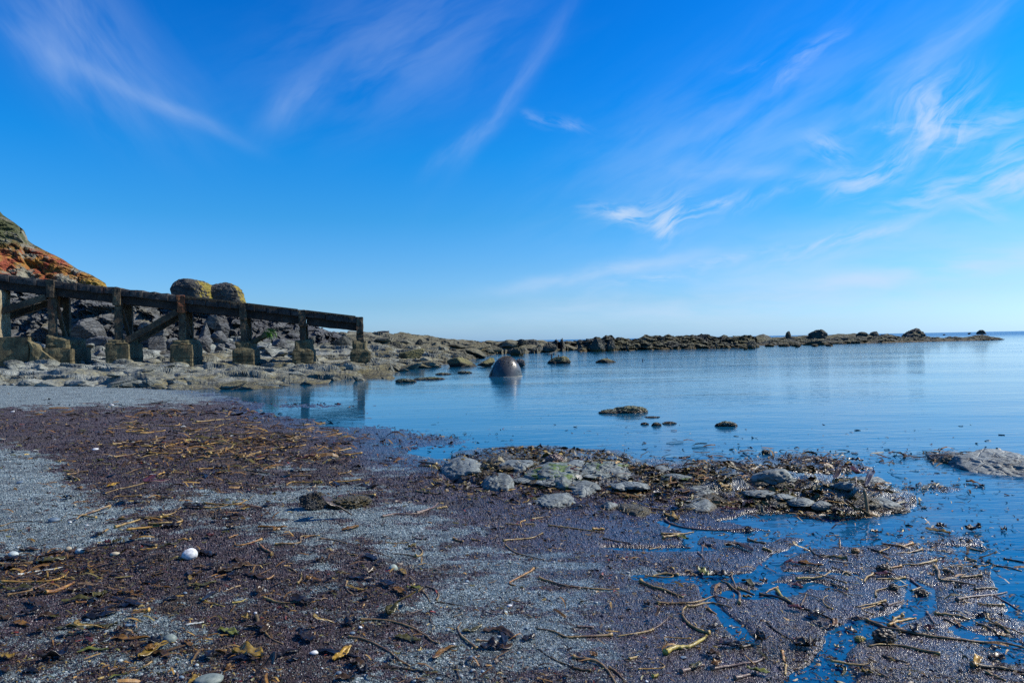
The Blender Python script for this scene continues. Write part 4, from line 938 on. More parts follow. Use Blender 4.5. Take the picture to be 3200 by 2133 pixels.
#--PART4--
# ------------------------------------------------------------------ rocks on the beach and at the water's edge
ROCKS = []
def beach_rock(name, pts, mat, seed, label, sub=5, rough=.16, angular=.55, freq=1.6, bed=.05, k=1.25, smooth=True, rot=None):
    (x0, yt), (x1, yb) = pts; gw = (x1-x0)*.17; x0 -= gw; x1 += gw; yb += (yb-yt)*.05
    Pb = on_ground((x0+x1)/2, yb)[0]
    wpx = (x1-x0)/2; Y = Pb[1]; rx = wpx*Y/FPX
    ry_ = rx*k; Y2 = Y+ry_*.8
    hm = (yb-yt)*Y2/FPX
    rz = max(rx*.36, hm-ry_*1.5*CAMH/Y2)
    rx = wpx*Y2/FPX
    ROCKS.append((Pb[0]*Y2/Y, Y2, Pb[2]-rz*.25, rx, ry_, rz*1.05))
    return boulder(name, (Pb[0]*Y2/Y, Y2, Pb[2]-rz*.25), (rx, ry_, rz*1.05), mat, seed, label, 'rock', None, sub=sub, planes=10, angular=angular, rough=rough, freq=freq, bed=bed, smooth=smooth, rot=rot)
for i, (zn, box, mt, lab, kw) in enumerate([
    ('5', [(183, 148), (505, 305)], RK_GREY, 'smooth domed grey rock at the beach end of the outcrop, beside the water', {}),
    ('5', [(470, 122), (740, 265)], RK_WEEDY, 'weed-strewn dark hump just past the domed rock', {}),
    ('5', [(800, 108), (1240, 325)], RK_GREEN, 'largest smooth grey rock on the crest of the outcrop, green weed in its hollows', dict(sub=6)),
    ('5', [(640, 186), (900, 285)], RK_GREY, 'low smooth grey rock beside the small rock pool', {}),
    ('5', [(488, 262), (690, 425)], RK_GREY, 'lumpy grey rock dotted with dark limpets below the rock pool', {}),
    ('5', [(1000, 190), (1245, 345)], RK_GREEN, 'rounded rock with a mossy green underside in the middle of the outcrop', {}),
    ('5', [(1190, 132), (1570, 310)], RK_GREEN, 'broad rock with bright green moss facing the sea', dict(sub=6)),
    ('5', [(1290, 200), (1600, 320)], RK_GREY, 'low grey rock at the seaward foot of the mossy rock', {}),
    ('5', [(830, 380), (1215, 570)], RK_GREY, 'flat grey rock with clusters of black mussels near the sand', dict(sub=6)),
    ('5', [(1110, 340), (1335, 470)], RK_GREY, 'small grey rock between the mussel rock and the mossy rocks', {}),
    ('5', [(1690, 243), (1905, 325)], RK_GREY, 'small peaked grey rock in the gap of the weed bank', {}),
    ('5', [(1980, 303), (2190, 400)], RK_GREY, 'pale rock lying aslant on the weed bank', {}),
    ('5', [(1955, 448), (2230, 580)], RK_GREY, 'grey wedge of rock pointing at the wet sand below the weed bank', {}),
    ('5', [(1355, 478), (1475, 565)], RK_GREY, 'little round stone in the brown weed', {}),
    ('5', [(1480, 555), (1730, 615)], RK_WEEDY, 'low dark rock under a long kelp stalk', {}),
    ('5', [(2080, 380), (2300, 470)], RK_WEEDY, 'dark overhung rock in the shade of the weed bank', {}),
    ('6', [(1150, 515), (1500, 705)], RK_GREY, 'big blunt grey rock that ends the weed bank in the water', dict(sub=6, angular=.7)),
    ('6', [(560, 505), (910, 690)], RK_WEEDY, 'weedy grey rock midway along the bank, before the draped one', {}),
    ('6', [(890, 515), (1220, 710)], RK_WEEDY, 'rock draped with golden kelp straps', {}),
    ('6', [(330, 490), (620, 600)], RK_WEEDY, 'low weedy rock among pale stones on the bank', {}),
    ('6', [(1740, 243), (2070, 372)], RK_WEEDY, 'weed-covered rock out in the water, tip of the far outcrop', {}),
    ('6', [(1990, 285), (2620, 465)], RK_PALE, 'pale cracked rock out in the water beyond the weedy tip', dict(sub=6))]):
    beach_rock('shore_rock', Z(zn, box), mt, 700+i*5, lab, **kw)

infill = [o for o in COL.objects if o.name.startswith('shore_rock')]
Yk_ = float(on_ground(1000, 1592)[0][1])
rock_px('black_rock', 934, 1524, 1022, 1594, Yk_, RK_BLACK, 845, 'black craggy rock alone on the sand with weed piled behind it', deep=.9, sink=.15, angular=1., planes=7, rough=.26, freq=1.6, bed=.09)
rock_px('black_rock', 1000, 1546, 1160, 1592, Yk_+.05, RK_WEEDY, 846, 'low tangle-covered stone trailing from the black craggy rock', deep=.7, sink=.5, angular=.5, rough=.3, freq=2.3)
bpy.context.view_layer.update(); gi = random.Random(77); n = 0
while n < 26:                                      # the lower stones between them
    u, v = gi.uniform(1450, 2720), gi.uniform(1425, 1600); P_ = on_ground(u, v)[0]
    if v < 1440+(u-1600)*.05 or v > 1560+(u-1600)*.05 or lookup(bankm.reshape(NR, NC), P_[0], P_[1])[0] < .45: continue
    src = gi.choice(infill[:14]); o = src.copy(); COL.objects.link(o); o.name = 'bank_stone'
    k_ = gi.uniform(.06, .17)/max(src.dimensions.x/2, .05); o.scale = (k_, k_, k_*gi.uniform(.4, .8)); o.rotation_euler = (0, 0, gi.uniform(0, 6.28)); o.location = (P_[0], P_[1], P_[2]+.01)
    o['label'] = 'low grey stone poking out of the weed bank, one of many alike'; o['group'] = 'low stones in the weed bank'; n += 1
# ------------------------------------------------------------------ pebbles
def peb_mat(name, c, c2):
    m, nt, P = newmat(name); b = NB(nt); p = b.pos(); n = b.noise(p, 35, 4, .6); n2 = b.noise(p, 220, 2)
    rd = b.rand()
    c_ = b.mix(b.step(n, .4, .62), c, c2); c_ = b.mix(b.math('MULTIPLY', b.step(n2, .6, .7), .35), c_, (.05, .05, .05))
    nt.links.new(b.mix(1., c_, b.ramp(rd, [(0, (.7, .7, .72)), (1, (1.2, 1.2, 1.2))]), 'MULTIPLY'), P.inputs['Base Color'])
    P.inputs['Roughness'].default_value = .55; nt.links.new(b.bump(n2, .3, .003), P.inputs['Normal']); return m
PEB = {'white': peb_mat('white_stone', (.60, .61, .61), (.36, .37, .38)), 'grey': peb_mat('grey_stone', (.22, .25, .26), (.30, .33, .33)), 'blue': peb_mat('blue_stone', (.10, .15, .20), (.14, .20, .26)),
       'tan': peb_mat('tan_stone', (.42, .36, .24), (.32, .28, .20)), 'green': peb_mat('green_stone', (.16, .20, .175), (.25, .29, .255)), 'pale': peb_mat('pale_stone', (.42, .48, .47), (.34, .39, .39)), 'dark': peb_mat('dark_stone', (.03, .035, .04), (.05, .06, .065))}
def pebble(u, v, rx_px, rz_px, col, label, seed, group=None, src=None):
    P_ = on_ground(u, v+rz_px*.6)[0]; Y = P_[1]; r = rx_px*Y/FPX; h = max(rz_px*Y/FPX*.95, r*.3)
    if src is None:
        o = boulder('pebble', (P_[0], Y, P_[2]+h*.55), (r, r*.8, h), PEB[col], seed, label, 'stone', group, sub=3 if rx_px < 40 else 4, planes=7, angular=.25, rough=.03, bed=0, smooth=True)
    return o
PB = [('0', 400, 55, 42, 20, 'blue', 'smooth flat blue-grey stone on pale shingle near the edge of the weed'), ('0', 503, 268, 25, 20, 'tan', 'round tan pebble, first of the pair on pale shingle'),
      ('0', 588, 275, 33, 25, 'pale', 'round pale grey pebble, second of the pair on pale shingle'), ('0', 848, 305, 36, 18, 'tan', 'flat mottled tan pebble between the pair and the white stone'),
      ('0', 1395, 308, 56, 52, 'white', 'bright white rounded stone half sunk in weed, the whitest on the beach'), ('0', 97, 308, 36, 28, 'pale', 'pale stone half under kelp at the edge of the heap'),
      ('0', 1447, 1122, 18, 14, 'pale', 'small round pale pebble on weed below the white stone'), ('0', 1335, 1215, 25, 22, 'blue', 'dark blue pebble standing at the bottom of the shingle'),
      ('0', 1420, 1222, 20, 14, 'blue', 'second dark blue pebble beside the standing one'), ('0', 1535, 1236, 105, 24, 'green', 'wide flat grey-green stone cut by the bottom of the picture'), ('0', 1250, 925, 52, 34, 'green', 'half-buried mottled grey-green stone in wet shingle'),
      ('0', 2312, 1030, 36, 16, 'white', 'pale mauve shell-like stone on weed'), ('0', 945, 830, 26, 12, 'blue', 'flat blue pebble touching its twin on shingle'), ('0', 985, 832, 24, 11, 'blue', 'twin of the flat blue pebble, on its seaward side'),
      ('0', 285, 312, 13, 9, 'blue', 'small blue pebble above the kelp heap'), ('0', 1360, 592, 16, 9, 'blue', 'small blue pebble alone on purple weed'), ('0', 375, 330, 20, 9, 'grey', 'flat grey pebble between the kelp heap and the pair'),
      ('0', 1828, 730, 12, 9, 'white', 'little white pebble, first of two on weed'), ('0', 1878, 737, 13, 11, 'white', 'little white pebble, second of two on weed'), ('0', 515, 72, 13, 9, 'white', 'white pebble by the flat blue-grey stone'), ('0', 640, 95, 14, 9, 'white', 'white chip of stone at the edge of the weed'),
      ('0', 1275, 1170, 18, 16, 'pale', 'angular pale pebble above the dark blue ones'), ('0', 2330, 735, 14, 12, 'white', 'white pebble on weed well beyond the two little white ones'),
      ('1', 487, 370, 34, 26, 'green', 'egg-shaped grey-green pebble standing clear on grey sand'), ('1', 1268, 622, 17, 9, 'white', 'white chip on the grey sand beyond the kelp ring'), ('1', 1010, 966, 17, 12, 'blue', 'dark round pebble below the kelp ring'),
      ('1', 1040, 966, 9, 7, 'white', 'tiny white pebble beside the dark round one'), ('1', 895, 878, 10, 8, 'white', 'tiny white pebble inside the curve of a long stalk'), ('1', 270, 768, 13, 9, 'white', 'white pebble under the end of a long arched stalk'), ('1', 215, 806, 20, 10, 'blue', 'flat blue pebble between two long stalks'),
      ('1', 125, 1072, 22, 12, 'blue', 'blue slate pebble low among weed and stalks'), ('1', 1240, 665, 15, 8, 'pale', 'flat pale pebble near the white chip'), ('1', 1905, 572, 12, 6, 'blue', 'small blue pebble beside thin kelp on dark sand'), ('1', 2310, 848, 13, 11, 'blue', 'round blue pebble past the end of the long bowed stalk'), ('1', 1085, 1062, 16, 11, 'blue', 'blue pebble in wet grit near the bottom of the sand'),
      ('7', 745, 138, 16, 9, 'white', 'white stone on the pale upper beach below the shelf'), ('7', 638, 434, 20, 9, 'white', 'whitish flat stone amid purple weed'), ('7', 135, 655, 22, 11, 'blue', 'blue-grey stone on the pale shingle bank'), ('7', 85, 184, 14, 6, 'white', 'pale stone far up on the upper shingle'),
      ('7', 500, 806, 10, 7, 'tan', 'small yellowish pebble on the edge of the weed'), ('2', 265, 887, 20, 8, 'blue', 'flat blue stone beside the thick yellow stalk end'), ('2', 1040, 638, 22, 10, 'blue', 'flat bluish stone in wet mush'), ('2', 40, 1035, 12, 9, 'white', 'white pebble at the bottom of the sand by an ochre scrap')]
for i, (zn, x, y, rx, rz, c_, lab) in enumerate(PB):
    k = {'0': 2.353, '1': 2.139, '2': 1.961, '7': 2.139}[zn]; (u, v), = Z(zn, [(x, y)])
    pebble(u, v, rx/k, rz/k, c_, lab, 900+i)
n = 0
while n < 90:                                      # smaller stones on the bare shingle
    u, v = rnd.uniform(-60, 2300), rnd.uniform(1560, 2180)
    P_ = on_ground(u, v)[0]
    if lookup(Mg, P_[0], P_[1])[0] > .5 or lookup(Sg, P_[0], P_[1])[0] < .3: continue
    r_ = rnd.uniform(3.5, 8)*(v-1060)/900; c_ = rnd.choice(['blue', 'grey', 'blue', 'pale', 'green', 'grey'])
    pebble(u, v, r_, r_*rnd.uniform(.45, .8), c_, {'blue': 'small slate-blue', 'grey': 'small grey', 'white': 'small white', 'pale': 'small pale', 'green': 'small greenish'}[c_]+' pebble, one of many strewn over the bare shingle', 1100+n, c_+' pebbles strewn on bare shingle'); n += 1

# ------------------------------------------------------------------ kelp stalks
KELP = weed_mat('kelp_stalk', .28, .5)
FROND = weed_mat('kelp_frond', .20, .6)
LITTER = weed_mat('weed_litter', .34, .4)
CLS = {'ochre': [(.17, .105, .04), (.33, .23, .07)], 'brown': [(.12, .068, .035), (.30, .20, .075)], 'dark': [(.028, .018, .014), (.13, .09, .035)], 'orange': [(.22, .10, .035), (.34, .19, .045)],
       'golden': [(.28, .15, .03), (.36, .22, .05)], 'purple': [(.12, .075, .07), (.16, .11, .08)], 'pale': [(.42, .44, .42), (.50, .50, .44)], 'yellow': [(.26, .19, .04), (.40, .32, .07)]}
def catmull(P_, n):
    P_ = np.asarray(P_, float)
    if len(P_) == 2: P_ = np.array([P_[0], (P_[0]+P_[1])/2, P_[1]])
    Q = np.concatenate([2*P_[:1]-P_[1:2], P_, 2*P_[-1:]-P_[-2:-1]]); out = []
    for i in range(1, len(Q)-2):
        t = np.linspace(0, 1, n, endpoint=False)[:, None]; a, b_, c, d = Q[i-1], Q[i], Q[i+1], Q[i+2]
        out.append(.5*(2*b_+(c-a)*t+(2*a-5*b_+4*c-d)*t**2+(3*b_-a-3*c+d)*t**3))
    out.append(P_[-1:]); return np.concatenate(out)
def stalk_mesh(G, rad, cls, sd_, lift=None, taper=.45, knob=True, nseg=8, n=7):
    """kelp stem lying along ground points G: thick cut end, tapering, a little crooked"""
    g = np.random.default_rng(sd_); P_ = catmull(G, n); m_ = len(P_); t = np.linspace(0, 1, m_)
    r_ = rad*(1-taper*t)*(1+.10*g.normal(size=m_)*.6)
    if knob: r_ = r_*(1+.35*np.exp(-(t/.035)**2))
    zg = ground(P_[:, 0], P_[:, 1])
    lf = np.maximum(0, perlin(v3(t*3, t*0+sd_*.37), 3))*rad*1.2
    if lift is None:
        k_ = np.ones(5)/5; zs = np.convolve(np.pad(zg, 2, 'edge'), k_, 'valid'); zs = np.maximum(zs, 0.0)
        P_[:, 2] = zs+r_*.75+lf
    P_[:, :2] += .12*rad*g.normal(size=(m_, 2))
    V_, F_ = tube(P_, r_, nseg)
    c0, c1 = np.array(CLS[cls][0]), np.array(CLS[cls][1])
    bl = np.clip(fbm(v3(t*5, t*0+sd_*.71), 3, 9)*1.6+.35, 0, 1); bl = np.maximum(bl, np.exp(-(t/.06)**2)*1.2); bl = np.clip(np.maximum(bl, .8*np.exp(-((1-t)/.04)**2)), 0, 1)
    col = c0+(c1-c0)*bl[:, None]
    C_ = np.concatenate([np.repeat(col, nseg, 0), (col[:1]*1.15), col[-1:]*1.1])
    ang = np.tile((np.arange(nseg)), m_); 
    return V_, F_, C_
def frond_mesh(G, wd, c, sd_, n=7, curl=1.):
    """kelp blade: a ruffled strap with thickness"""
    g = np.random.default_rng(sd_); P_ = catmull(G, n); m_ = len(P_); t = np.linspace(0, 1, m_)
    tg = np.gradient(P_, axis=0); sdv = np.stack([-tg[:, 1], tg[:, 0], tg[:, 2]*0], 1); sdv /= np.maximum(np.linalg.norm(sdv, axis=1), 1e-9)[:, None]
    w_ = wd*np.clip(np.minimum(.35+t*6, 1), 0, 1)*np.sqrt(np.clip(1-t**4*.95, 0, 1))
    A_ = np.linspace(-1, 1, 6); zg = np.maximum(ground(P_[:, 0], P_[:, 1]), 0)
    V_ = []
    for side in (1, -1):
        for j, a in enumerate(A_):
            off = a*w_*.5
            up = np.abs(perlin(v3(t*4+j*.3, t*0+sd_*.31+a*.8), 7))*wd*.55*curl+wd*.22*curl*a*a*(1+np.sin(t*9+sd_))*.5
            p_ = P_+sdv*off[:, None]; p_[:, 2] = zg+.006+up+side*.0015
            V_.append(p_)
    V_ = np.stack(V_, 0); k = len(A_); i = np.arange(2*k*m_).reshape(2*k, m_); F_ = []
    def quad(a, b_): return np.stack([a[:-1], a[1:], b_[1:], b_[:-1]], -1).tolist()
    for j in range(k-1): F_ += quad(i[j], i[j+1])[:]; F_ += quad(i[k+j+1], i[k+j])
    F_ += quad(i[k], i[0]); F_ += quad(i[k-1], i[2*k-1])
    cc = np.array(c)*(1+.35*perlin(v3(np.tile(t, 2*k)*5, np.repeat(np.arange(2*k), m_)*.3+sd_), 2))[:, None]
    return V_.reshape(-1, 3), [tuple(f) for f in F_], np.clip(cc, .002, 1)
LM = [((595, 1735), 'the white stone'), ((1228, 1772), 'the egg-shaped pebble'), ((1010, 1560), 'the black craggy rock'), ((1650, 1565), 'the mussel rock'), ((2750, 1590), 'the blunt rock end'), ((130, 1810), 'the kelp heap'),
      ((1560, 1995), 'the glossy kelp ring'), ((2100, 1950), 'the S-shaped stalk'), ((2622, 1700), 'the upright stump'), ((2780, 1990), 'the dark holdfast lump'), ((1080, 2040), 'the bright yellow blade'), ((340, 1930), 'the glossy black blade'), ((1660, 1790), 'the bent orange stalk'), ((2300, 1640), 'the blue pool'),
      ((3050, 1800), 'the seaward mush edge'), ((2430, 2060), 'the orange stub'), ((700, 1380), 'the golden weed heap'), ((700, 2010), 'the olive strap')]
ORD = ['first', 'second', 'third', 'fourth', 'fifth', 'sixth', 'seventh', 'eighth', 'ninth']
pend = {}
def where(u, v):
    L_ = min(LM, key=lambda q: (q[0][0]-u)**2+((q[0][1]-v)*1.6)**2); dx_, dy_ = u-L_[0][0], (v-L_[0][1])*1.5
    d_ = math.hypot(dx_, dy_)
    if d_ < 45: return 'at '+L_[1]
    far_ = 'well ' if d_ > 260 else ('just ' if d_ < 110 else '')
    return far_+(('right of ' if dx_ > 0 else 'left of ') if abs(dx_) > abs(dy_) else ('below ' if dy_ > 0 else 'above '))+L_[1]
def later(o, base, u): pend.setdefault(base, []).append((u, o))
CW = {'ochre': 'ochre', 'brown': 'brown', 'dark': 'dark brown', 'orange': 'orange', 'golden': 'golden', 'purple': 'purplish', 'pale': 'bleached white', 'yellow': 'yellow'}
ST = {
'1': [([(1222, 195), (1330, 183), (1420, 172), (1490, 138)], 11, 'ochre'), ([(1237, 222), (1300, 268), (1400, 300), (1500, 318)], 10, 'brown'), ([(640, 298), (560, 282), (480, 276)], 8, 'brown'), ([(640, 300), (675, 290), (684, 265), (668, 245)], 14, 'ochre'),
      ([(180, 470), (172, 500), (195, 530), (245, 560)], 11, 'brown'), ([(780, 592), (792, 555), (770, 520), (710, 492)], 11, 'brown'), ([(687, 530), (715, 560), (735, 598)], 8, 'brown'), ([(780, 600), (860, 610), (955, 625)], 8, 'dark'),
      ([(1428, 380), (1400, 402), (1330, 438), (1268, 470), (1282, 486), (1305, 492)], 13, 'orange'), ([(1465, 445), (1530, 465), (1620, 490), (1720, 505), (1890, 520), (2000, 519)], 16, 'brown'),
      ([(265, 722), (390, 722), (520, 742), (620, 775), (700, 825), (745, 865), (800, 880)], 15, 'brown'), ([(190, 835), (290, 850), (400, 900), (470, 940), (530, 990), (600, 1030)], 15, 'brown'), ([(1050, 915), (1000, 880), (945, 830), (922, 780), (942, 740)], 15, 'brown'),
      ([(1955, 822), (1820, 832), (1700, 838), (1640, 835), (1560, 800), (1450, 778)], 16, 'brown'), ([(2225, 790), (2180, 800), (2080, 818), (1985, 835)], 15, 'ochre'), ([(2225, 786), (2290, 740), (2340, 690)], 7, 'purple'),
      ([(1810, 1060), (1720, 1048), (1640, 1020), (1540, 970), (1455, 915)], 12, 'dark'), ([(1690, 970), (1780, 995), (1880, 1025), (1930, 1070), (1978, 1150)], 21, 'brown'), ([(1935, 1045), (1990, 1080), (2045, 1140)], 15, 'brown'),
      ([(600, 1052), (480, 1045), (380, 1035)], 13, 'dark'), ([(600, 1056), (720, 1070), (870, 1100)], 11, 'dark'), ([(1525, 90), (1640, 102), (1760, 118), (1900, 140)], 10, 'ochre'), ([(1818, 118), (1900, 120)], 17, 'golden'),
      ([(1240, 78), (1330, 85)], 8, 'ochre'), ([(1370, 58), (1340, 70), (1345, 100)], 9, 'golden'), ([(1370, 78), (1430, 80)], 8, 'ochre'), ([(1415, 48), (1480, 38), (1535, 32)], 9, 'ochre'), ([(1890, 178), (1980, 195), (2080, 215)], 10, 'brown'),
      ([(435, 205), (510, 206), (590, 204)], 7, 'ochre'), ([(890, 182), (955, 198)], 15, 'brown'), ([(1015, 185), (1070, 192)], 11, 'brown'), ([(635, 178), (685, 185)], 13, 'purple'), ([(415, 35), (500, 15), (600, 18), (690, 0)], 13, 'purple'),
      ([(180, 280), (250, 288)], 8, 'ochre'), ([(575, 682), (630, 668), (685, 650)], 8, 'purple'), ([(1715, 768), (1830, 772)], 16, 'purple'), ([(2065, 988), (2118, 970)], 15, 'ochre'), ([(740, 690), (738, 730), (770, 760)], 9, 'dark'), ([(2225, 1105), (2260, 1088)], 19, 'yellow'),
      ([(0, 180), (90, 185), (180, 208)], 9, 'brown'), ([(330, 258), (400, 280), (470, 300)], 8, 'brown'), ([(895, 700), (950, 682)], 9, 'dark'), ([(910, 1040), (920, 1080), (935, 1120)], 14, 'dark'), ([(1040, 865), (1100, 862), (1180, 868)], 14, 'brown')],
'2': [([(155, 875), (220, 840), (300, 830), (370, 800), (412, 760)], 27, 'yellow'), ([(425, 745), (350, 720), (290, 680), (262, 640), (265, 600), (290, 575)], 17, 'ochre'), ([(285, 578), (350, 572), (440, 560), (560, 585)], 13, 'ochre'), ([(100, 558), (250, 560), (350, 550), (440, 522), (530, 530)], 13, 'brown'),
      ([(0, 430), (60, 455), (130, 472), (200, 500), (262, 525)], 19, 'ochre'), ([(235, 395), (150, 385), (75, 380)], 15, 'ochre'), ([(150, 45), (200, 80), (300, 97), (450, 103), (650, 103)], 12, 'purple'), ([(130, 135), (230, 130), (330, 125)], 11, 'ochre'), ([(138, 160), (200, 155), (265, 140)], 17, 'ochre'),
      ([(1040, 225), (1070, 258), (1110, 275), (1160, 270)], 11, 'dark'), ([(1270, 287), (1190, 280), (1110, 265)], 17, 'ochre'), ([(1150, 295), (1230, 305), (1330, 318)], 9, 'pale'), ([(1670, 198), (1600, 210), (1480, 200)], 15, 'orange'), ([(1420, 230), (1520, 260)], 11, 'dark'), ([(1730, 228), (1650, 245), (1570, 255)], 11, 'brown'),
      ([(1815, 303), (1700, 320), (1580, 325)], 12, 'ochre'), ([(1810, 350), (1830, 380), (1830, 412)], 19, 'brown'), ([(1860, 365), (1922, 382)], 23, 'brown'), ([(1660, 405), (1690, 445), (1720, 465)], 14, 'purple'), ([(1665, 487), (1722, 465)], 10, 'ochre'), ([(1625, 397), (1540, 408), (1445, 410)], 12, 'ochre'),
      ([(1430, 382), (1390, 400), (1375, 430)], 15, 'ochre'), ([(608, 568), (610, 510), (570, 465), (500, 430)], 16, 'brown'), ([(600, 475), (650, 490), (700, 512)], 13, 'ochre'), ([(730, 510), (830, 530), (950, 570), (1080, 620), (1180, 660), (1240, 695)], 15, 'dark'), ([(840, 488), (880, 530), (945, 572)], 18, 'yellow'),
      ([(845, 468), (800, 480), (770, 500)], 11, 'orange'), ([(1445, 520), (1450, 482), (1540, 462), (1640, 448)], 10, 'ochre'), ([(1505, 545), (1420, 565), (1320, 580)], 12, 'ochre'), ([(1475, 597), (1540, 565), (1612, 545)], 10, 'purple'), ([(1520, 705), (1600, 675), (1692, 655)], 16, 'golden'), ([(1805, 625), (1900, 635), (2020, 655)], 17, 'ochre'),
      ([(1860, 655), (1930, 690), (2005, 720)], 14, 'purple'), ([(1385, 670), (1450, 695), (1600, 730), (1800, 765), (2000, 790), (2200, 815), (2370, 848)], 20, 'brown'), ([(1840, 872), (1720, 850), (1600, 820), (1500, 815), (1400, 822)], 15, 'ochre'), ([(1490, 885), (1550, 905), (1640, 920)], 15, 'dark'), ([(2030, 950), (2150, 955), (2250, 965), (2370, 988)], 24, 'dark'),
      ([(2120, 985), (2240, 1035)], 14, 'brown'), ([(440, 965), (560, 945), (700, 925), (765, 893)], 17, 'purple'), ([(250, 985), (320, 960), (395, 938)], 23, 'purple'), ([(580, 1022), (650, 1005), (722, 980)], 19, 'purple'), ([(872, 860), (882, 920)], 17, 'orange'), ([(892, 945), (890, 1000)], 13, 'ochre'), ([(615, 835), (690, 815)], 15, 'dark'),
      ([(780, 680), (850, 740), (960, 800)], 10, 'dark'), ([(1940, 545), (2000, 525), (2120, 510), (2250, 495)], 15, 'purple'), ([(2170, 515), (2250, 560), (2330, 612)], 11, 'purple'), ([(2232, 578), (2150, 570), (2070, 565)], 13, 'ochre'), ([(2050, 475), (2190, 478)], 12, 'dark'), ([(1840, 420), (1950, 430), (2050, 447)], 13, 'brown'), ([(2092, 393), (1960, 402)], 14, 'brown'),
      ([(2000, 225), (2110, 247)], 10, 'ochre'), ([(2180, 685), (2262, 742)], 15, 'ochre'), ([(2060, 685), (2200, 737)], 11, 'ochre'), ([(560, 365), (565, 410), (590, 465)], 11, 'brown'), ([(440, 200), (390, 210), (380, 242)], 10, 'purple'), ([(355, 250), (390, 287)], 10, 'purple'), ([(660, 172), (770, 192)], 13, 'ochre'), ([(750, 223), (807, 242)], 15, 'ochre'),
      ([(1755, 620), (1800, 682)], 12, 'purple'), ([(2230, 290), (2353, 312)], 10, 'dark'), ([(1990, 290), (2062, 307)], 14, 'ochre'), ([(400, 590), (467, 632)], 12, 'orange'), ([(985, 572), (1000, 545), (1020, 500)], 9, 'brown'), ([(1600, 335), (1520, 340), (1515, 300)], 12, 'orange'), ([(1545, 650), (1640, 658), (1690, 650)], 9, 'ochre'), ([(2160, 330), (2260, 345), (2340, 365)], 10, 'brown')],
'0': [([(845, 120), (920, 95), (1030, 55)], 19, 'ochre'), ([(0, 520), (200, 518), (380, 510), (460, 480), (507, 438)], 18, 'golden'), ([(335, 605), (430, 580), (500, 545), (542, 518)], 26, 'orange'), ([(50, 612), (230, 580), (340, 530), (450, 518)], 13, 'brown'), ([(130, 467), (280, 440), (480, 400)], 15, 'pale'), ([(0, 387), (120, 380), (240, 365)], 15, 'brown'),
      ([(1925, 205), (1830, 235), (1740, 247), (1725, 225)], 14, 'orange'), ([(2020, 242), (2120, 235), (2208, 222), (2215, 175), (2353, 176)], 14, 'ochre'), ([(1915, 258), (1995, 302)], 18, 'orange'), ([(2190, 525), (2213, 490), (2215, 445)], 14, 'ochre'), ([(2125, 408), (2180, 442)], 9, 'brown'), ([(1765, 545), (1640, 587)], 10, 'brown'),
      ([(1470, 640), (1550, 670), (1652, 692)], 12, 'yellow'), ([(1705, 672), (1760, 660), (1805, 640)], 14, 'yellow'), ([(1940, 635), (2010, 655), (2080, 670), (2195, 665)], 18, 'ochre'), ([(1885, 780), (1905, 830), (1932, 880)], 23, 'dark'), ([(1935, 880), (2000, 930), (2082, 967)], 14, 'brown'), ([(1660, 1032), (1590, 1020), (1480, 1010)], 18, 'ochre'),
      ([(1370, 832), (1500, 812)], 14, 'pale'), ([(1097, 728), (980, 735)], 23, 'golden'), ([(560, 667), (680, 665)], 15, 'orange'), ([(1055, 1142), (1120, 1100)], 14, 'brown'), ([(1680, 192), (1750, 168)], 10, 'orange'), ([(1402, 200), (1305, 207)], 13, 'golden'), ([(0, 105), (100, 75), (200, 65)], 10, 'dark'), ([(0, 142), (100, 120)], 10, 'dark'),
      ([(1150, 257), (1040, 235)], 18, 'dark'), ([(1150, 272), (1030, 277)], 14, 'golden'), ([(1120, 655), (1000, 668)], 10, 'brown'), ([(2010, 470), (1960, 490)], 12, 'orange'), ([(80, 455), (210, 500), (290, 465)], 12, 'dark')],
'5': [([(1505, 540), (1620, 545), (1800, 572), (1900, 592)], 15, 'brown'), ([(0, 600), (80, 580), (130, 555), (162, 522)], 18, 'purple'), ([(2050, 565), (1960, 562), (1870, 562)], 9, 'ochre'), ([(225, 555), (150, 565)], 16, 'ochre'), ([(0, 437), (100, 450), (190, 462)], 14, 'brown'), ([(25, 335), (160, 328)], 9, 'purple'), ([(140, 360), (200, 355)], 12, 'ochre'), ([(150, 240), (20, 222)], 14, 'brown'), ([(105, 252), (20, 245)], 12, 'ochre'), ([(2300, 540), (2210, 532)], 14, 'ochre'), ([(660, 155), (655, 190)], 12, 'brown')],
'7': [([(1740, 457), (1690, 475), (1640, 488)], 12, 'ochre'), ([(1630, 480), (1540, 492)], 13, 'ochre'), ([(2120, 487), (2040, 500), (1950, 515)], 13, 'ochre'), ([(1650, 578), (1740, 590), (1830, 605)], 11, 'brown'), ([(1770, 540), (1690, 532)], 9, 'orange'), ([(1610, 672), (1510, 655)], 12, 'brown'), ([(1650, 660), (1700, 690), (1800, 690)], 10, 'dark'), ([(1920, 618), (2080, 615)], 10, 'brown'), ([(1095, 595), (1040, 618)], 12, 'golden'), ([(460, 618), (530, 645)], 14, 'ochre'), ([(860, 295), (960, 300)], 12, 'orange'), ([(750, 405), (860, 392)], 12, 'ochre'), ([(1090, 425), (1190, 400), (1280, 378)], 12, 'golden'), ([(1100, 432), (1150, 440)], 11, 'golden'), ([(1330, 385), (1350, 400), (1345, 425)], 13, 'yellow'), ([(1240, 380), (1310, 378)], 13, 'yellow'), ([(840, 322), (960, 318)], 12, 'golden'), ([(1880, 355), (1990, 350), (2050, 355)], 9, 'ochre'), ([(1160, 310), (1230, 318)], 10, 'ochre'), ([(1310, 255), (1450, 240), (1540, 235)], 9, 'ochre')]}
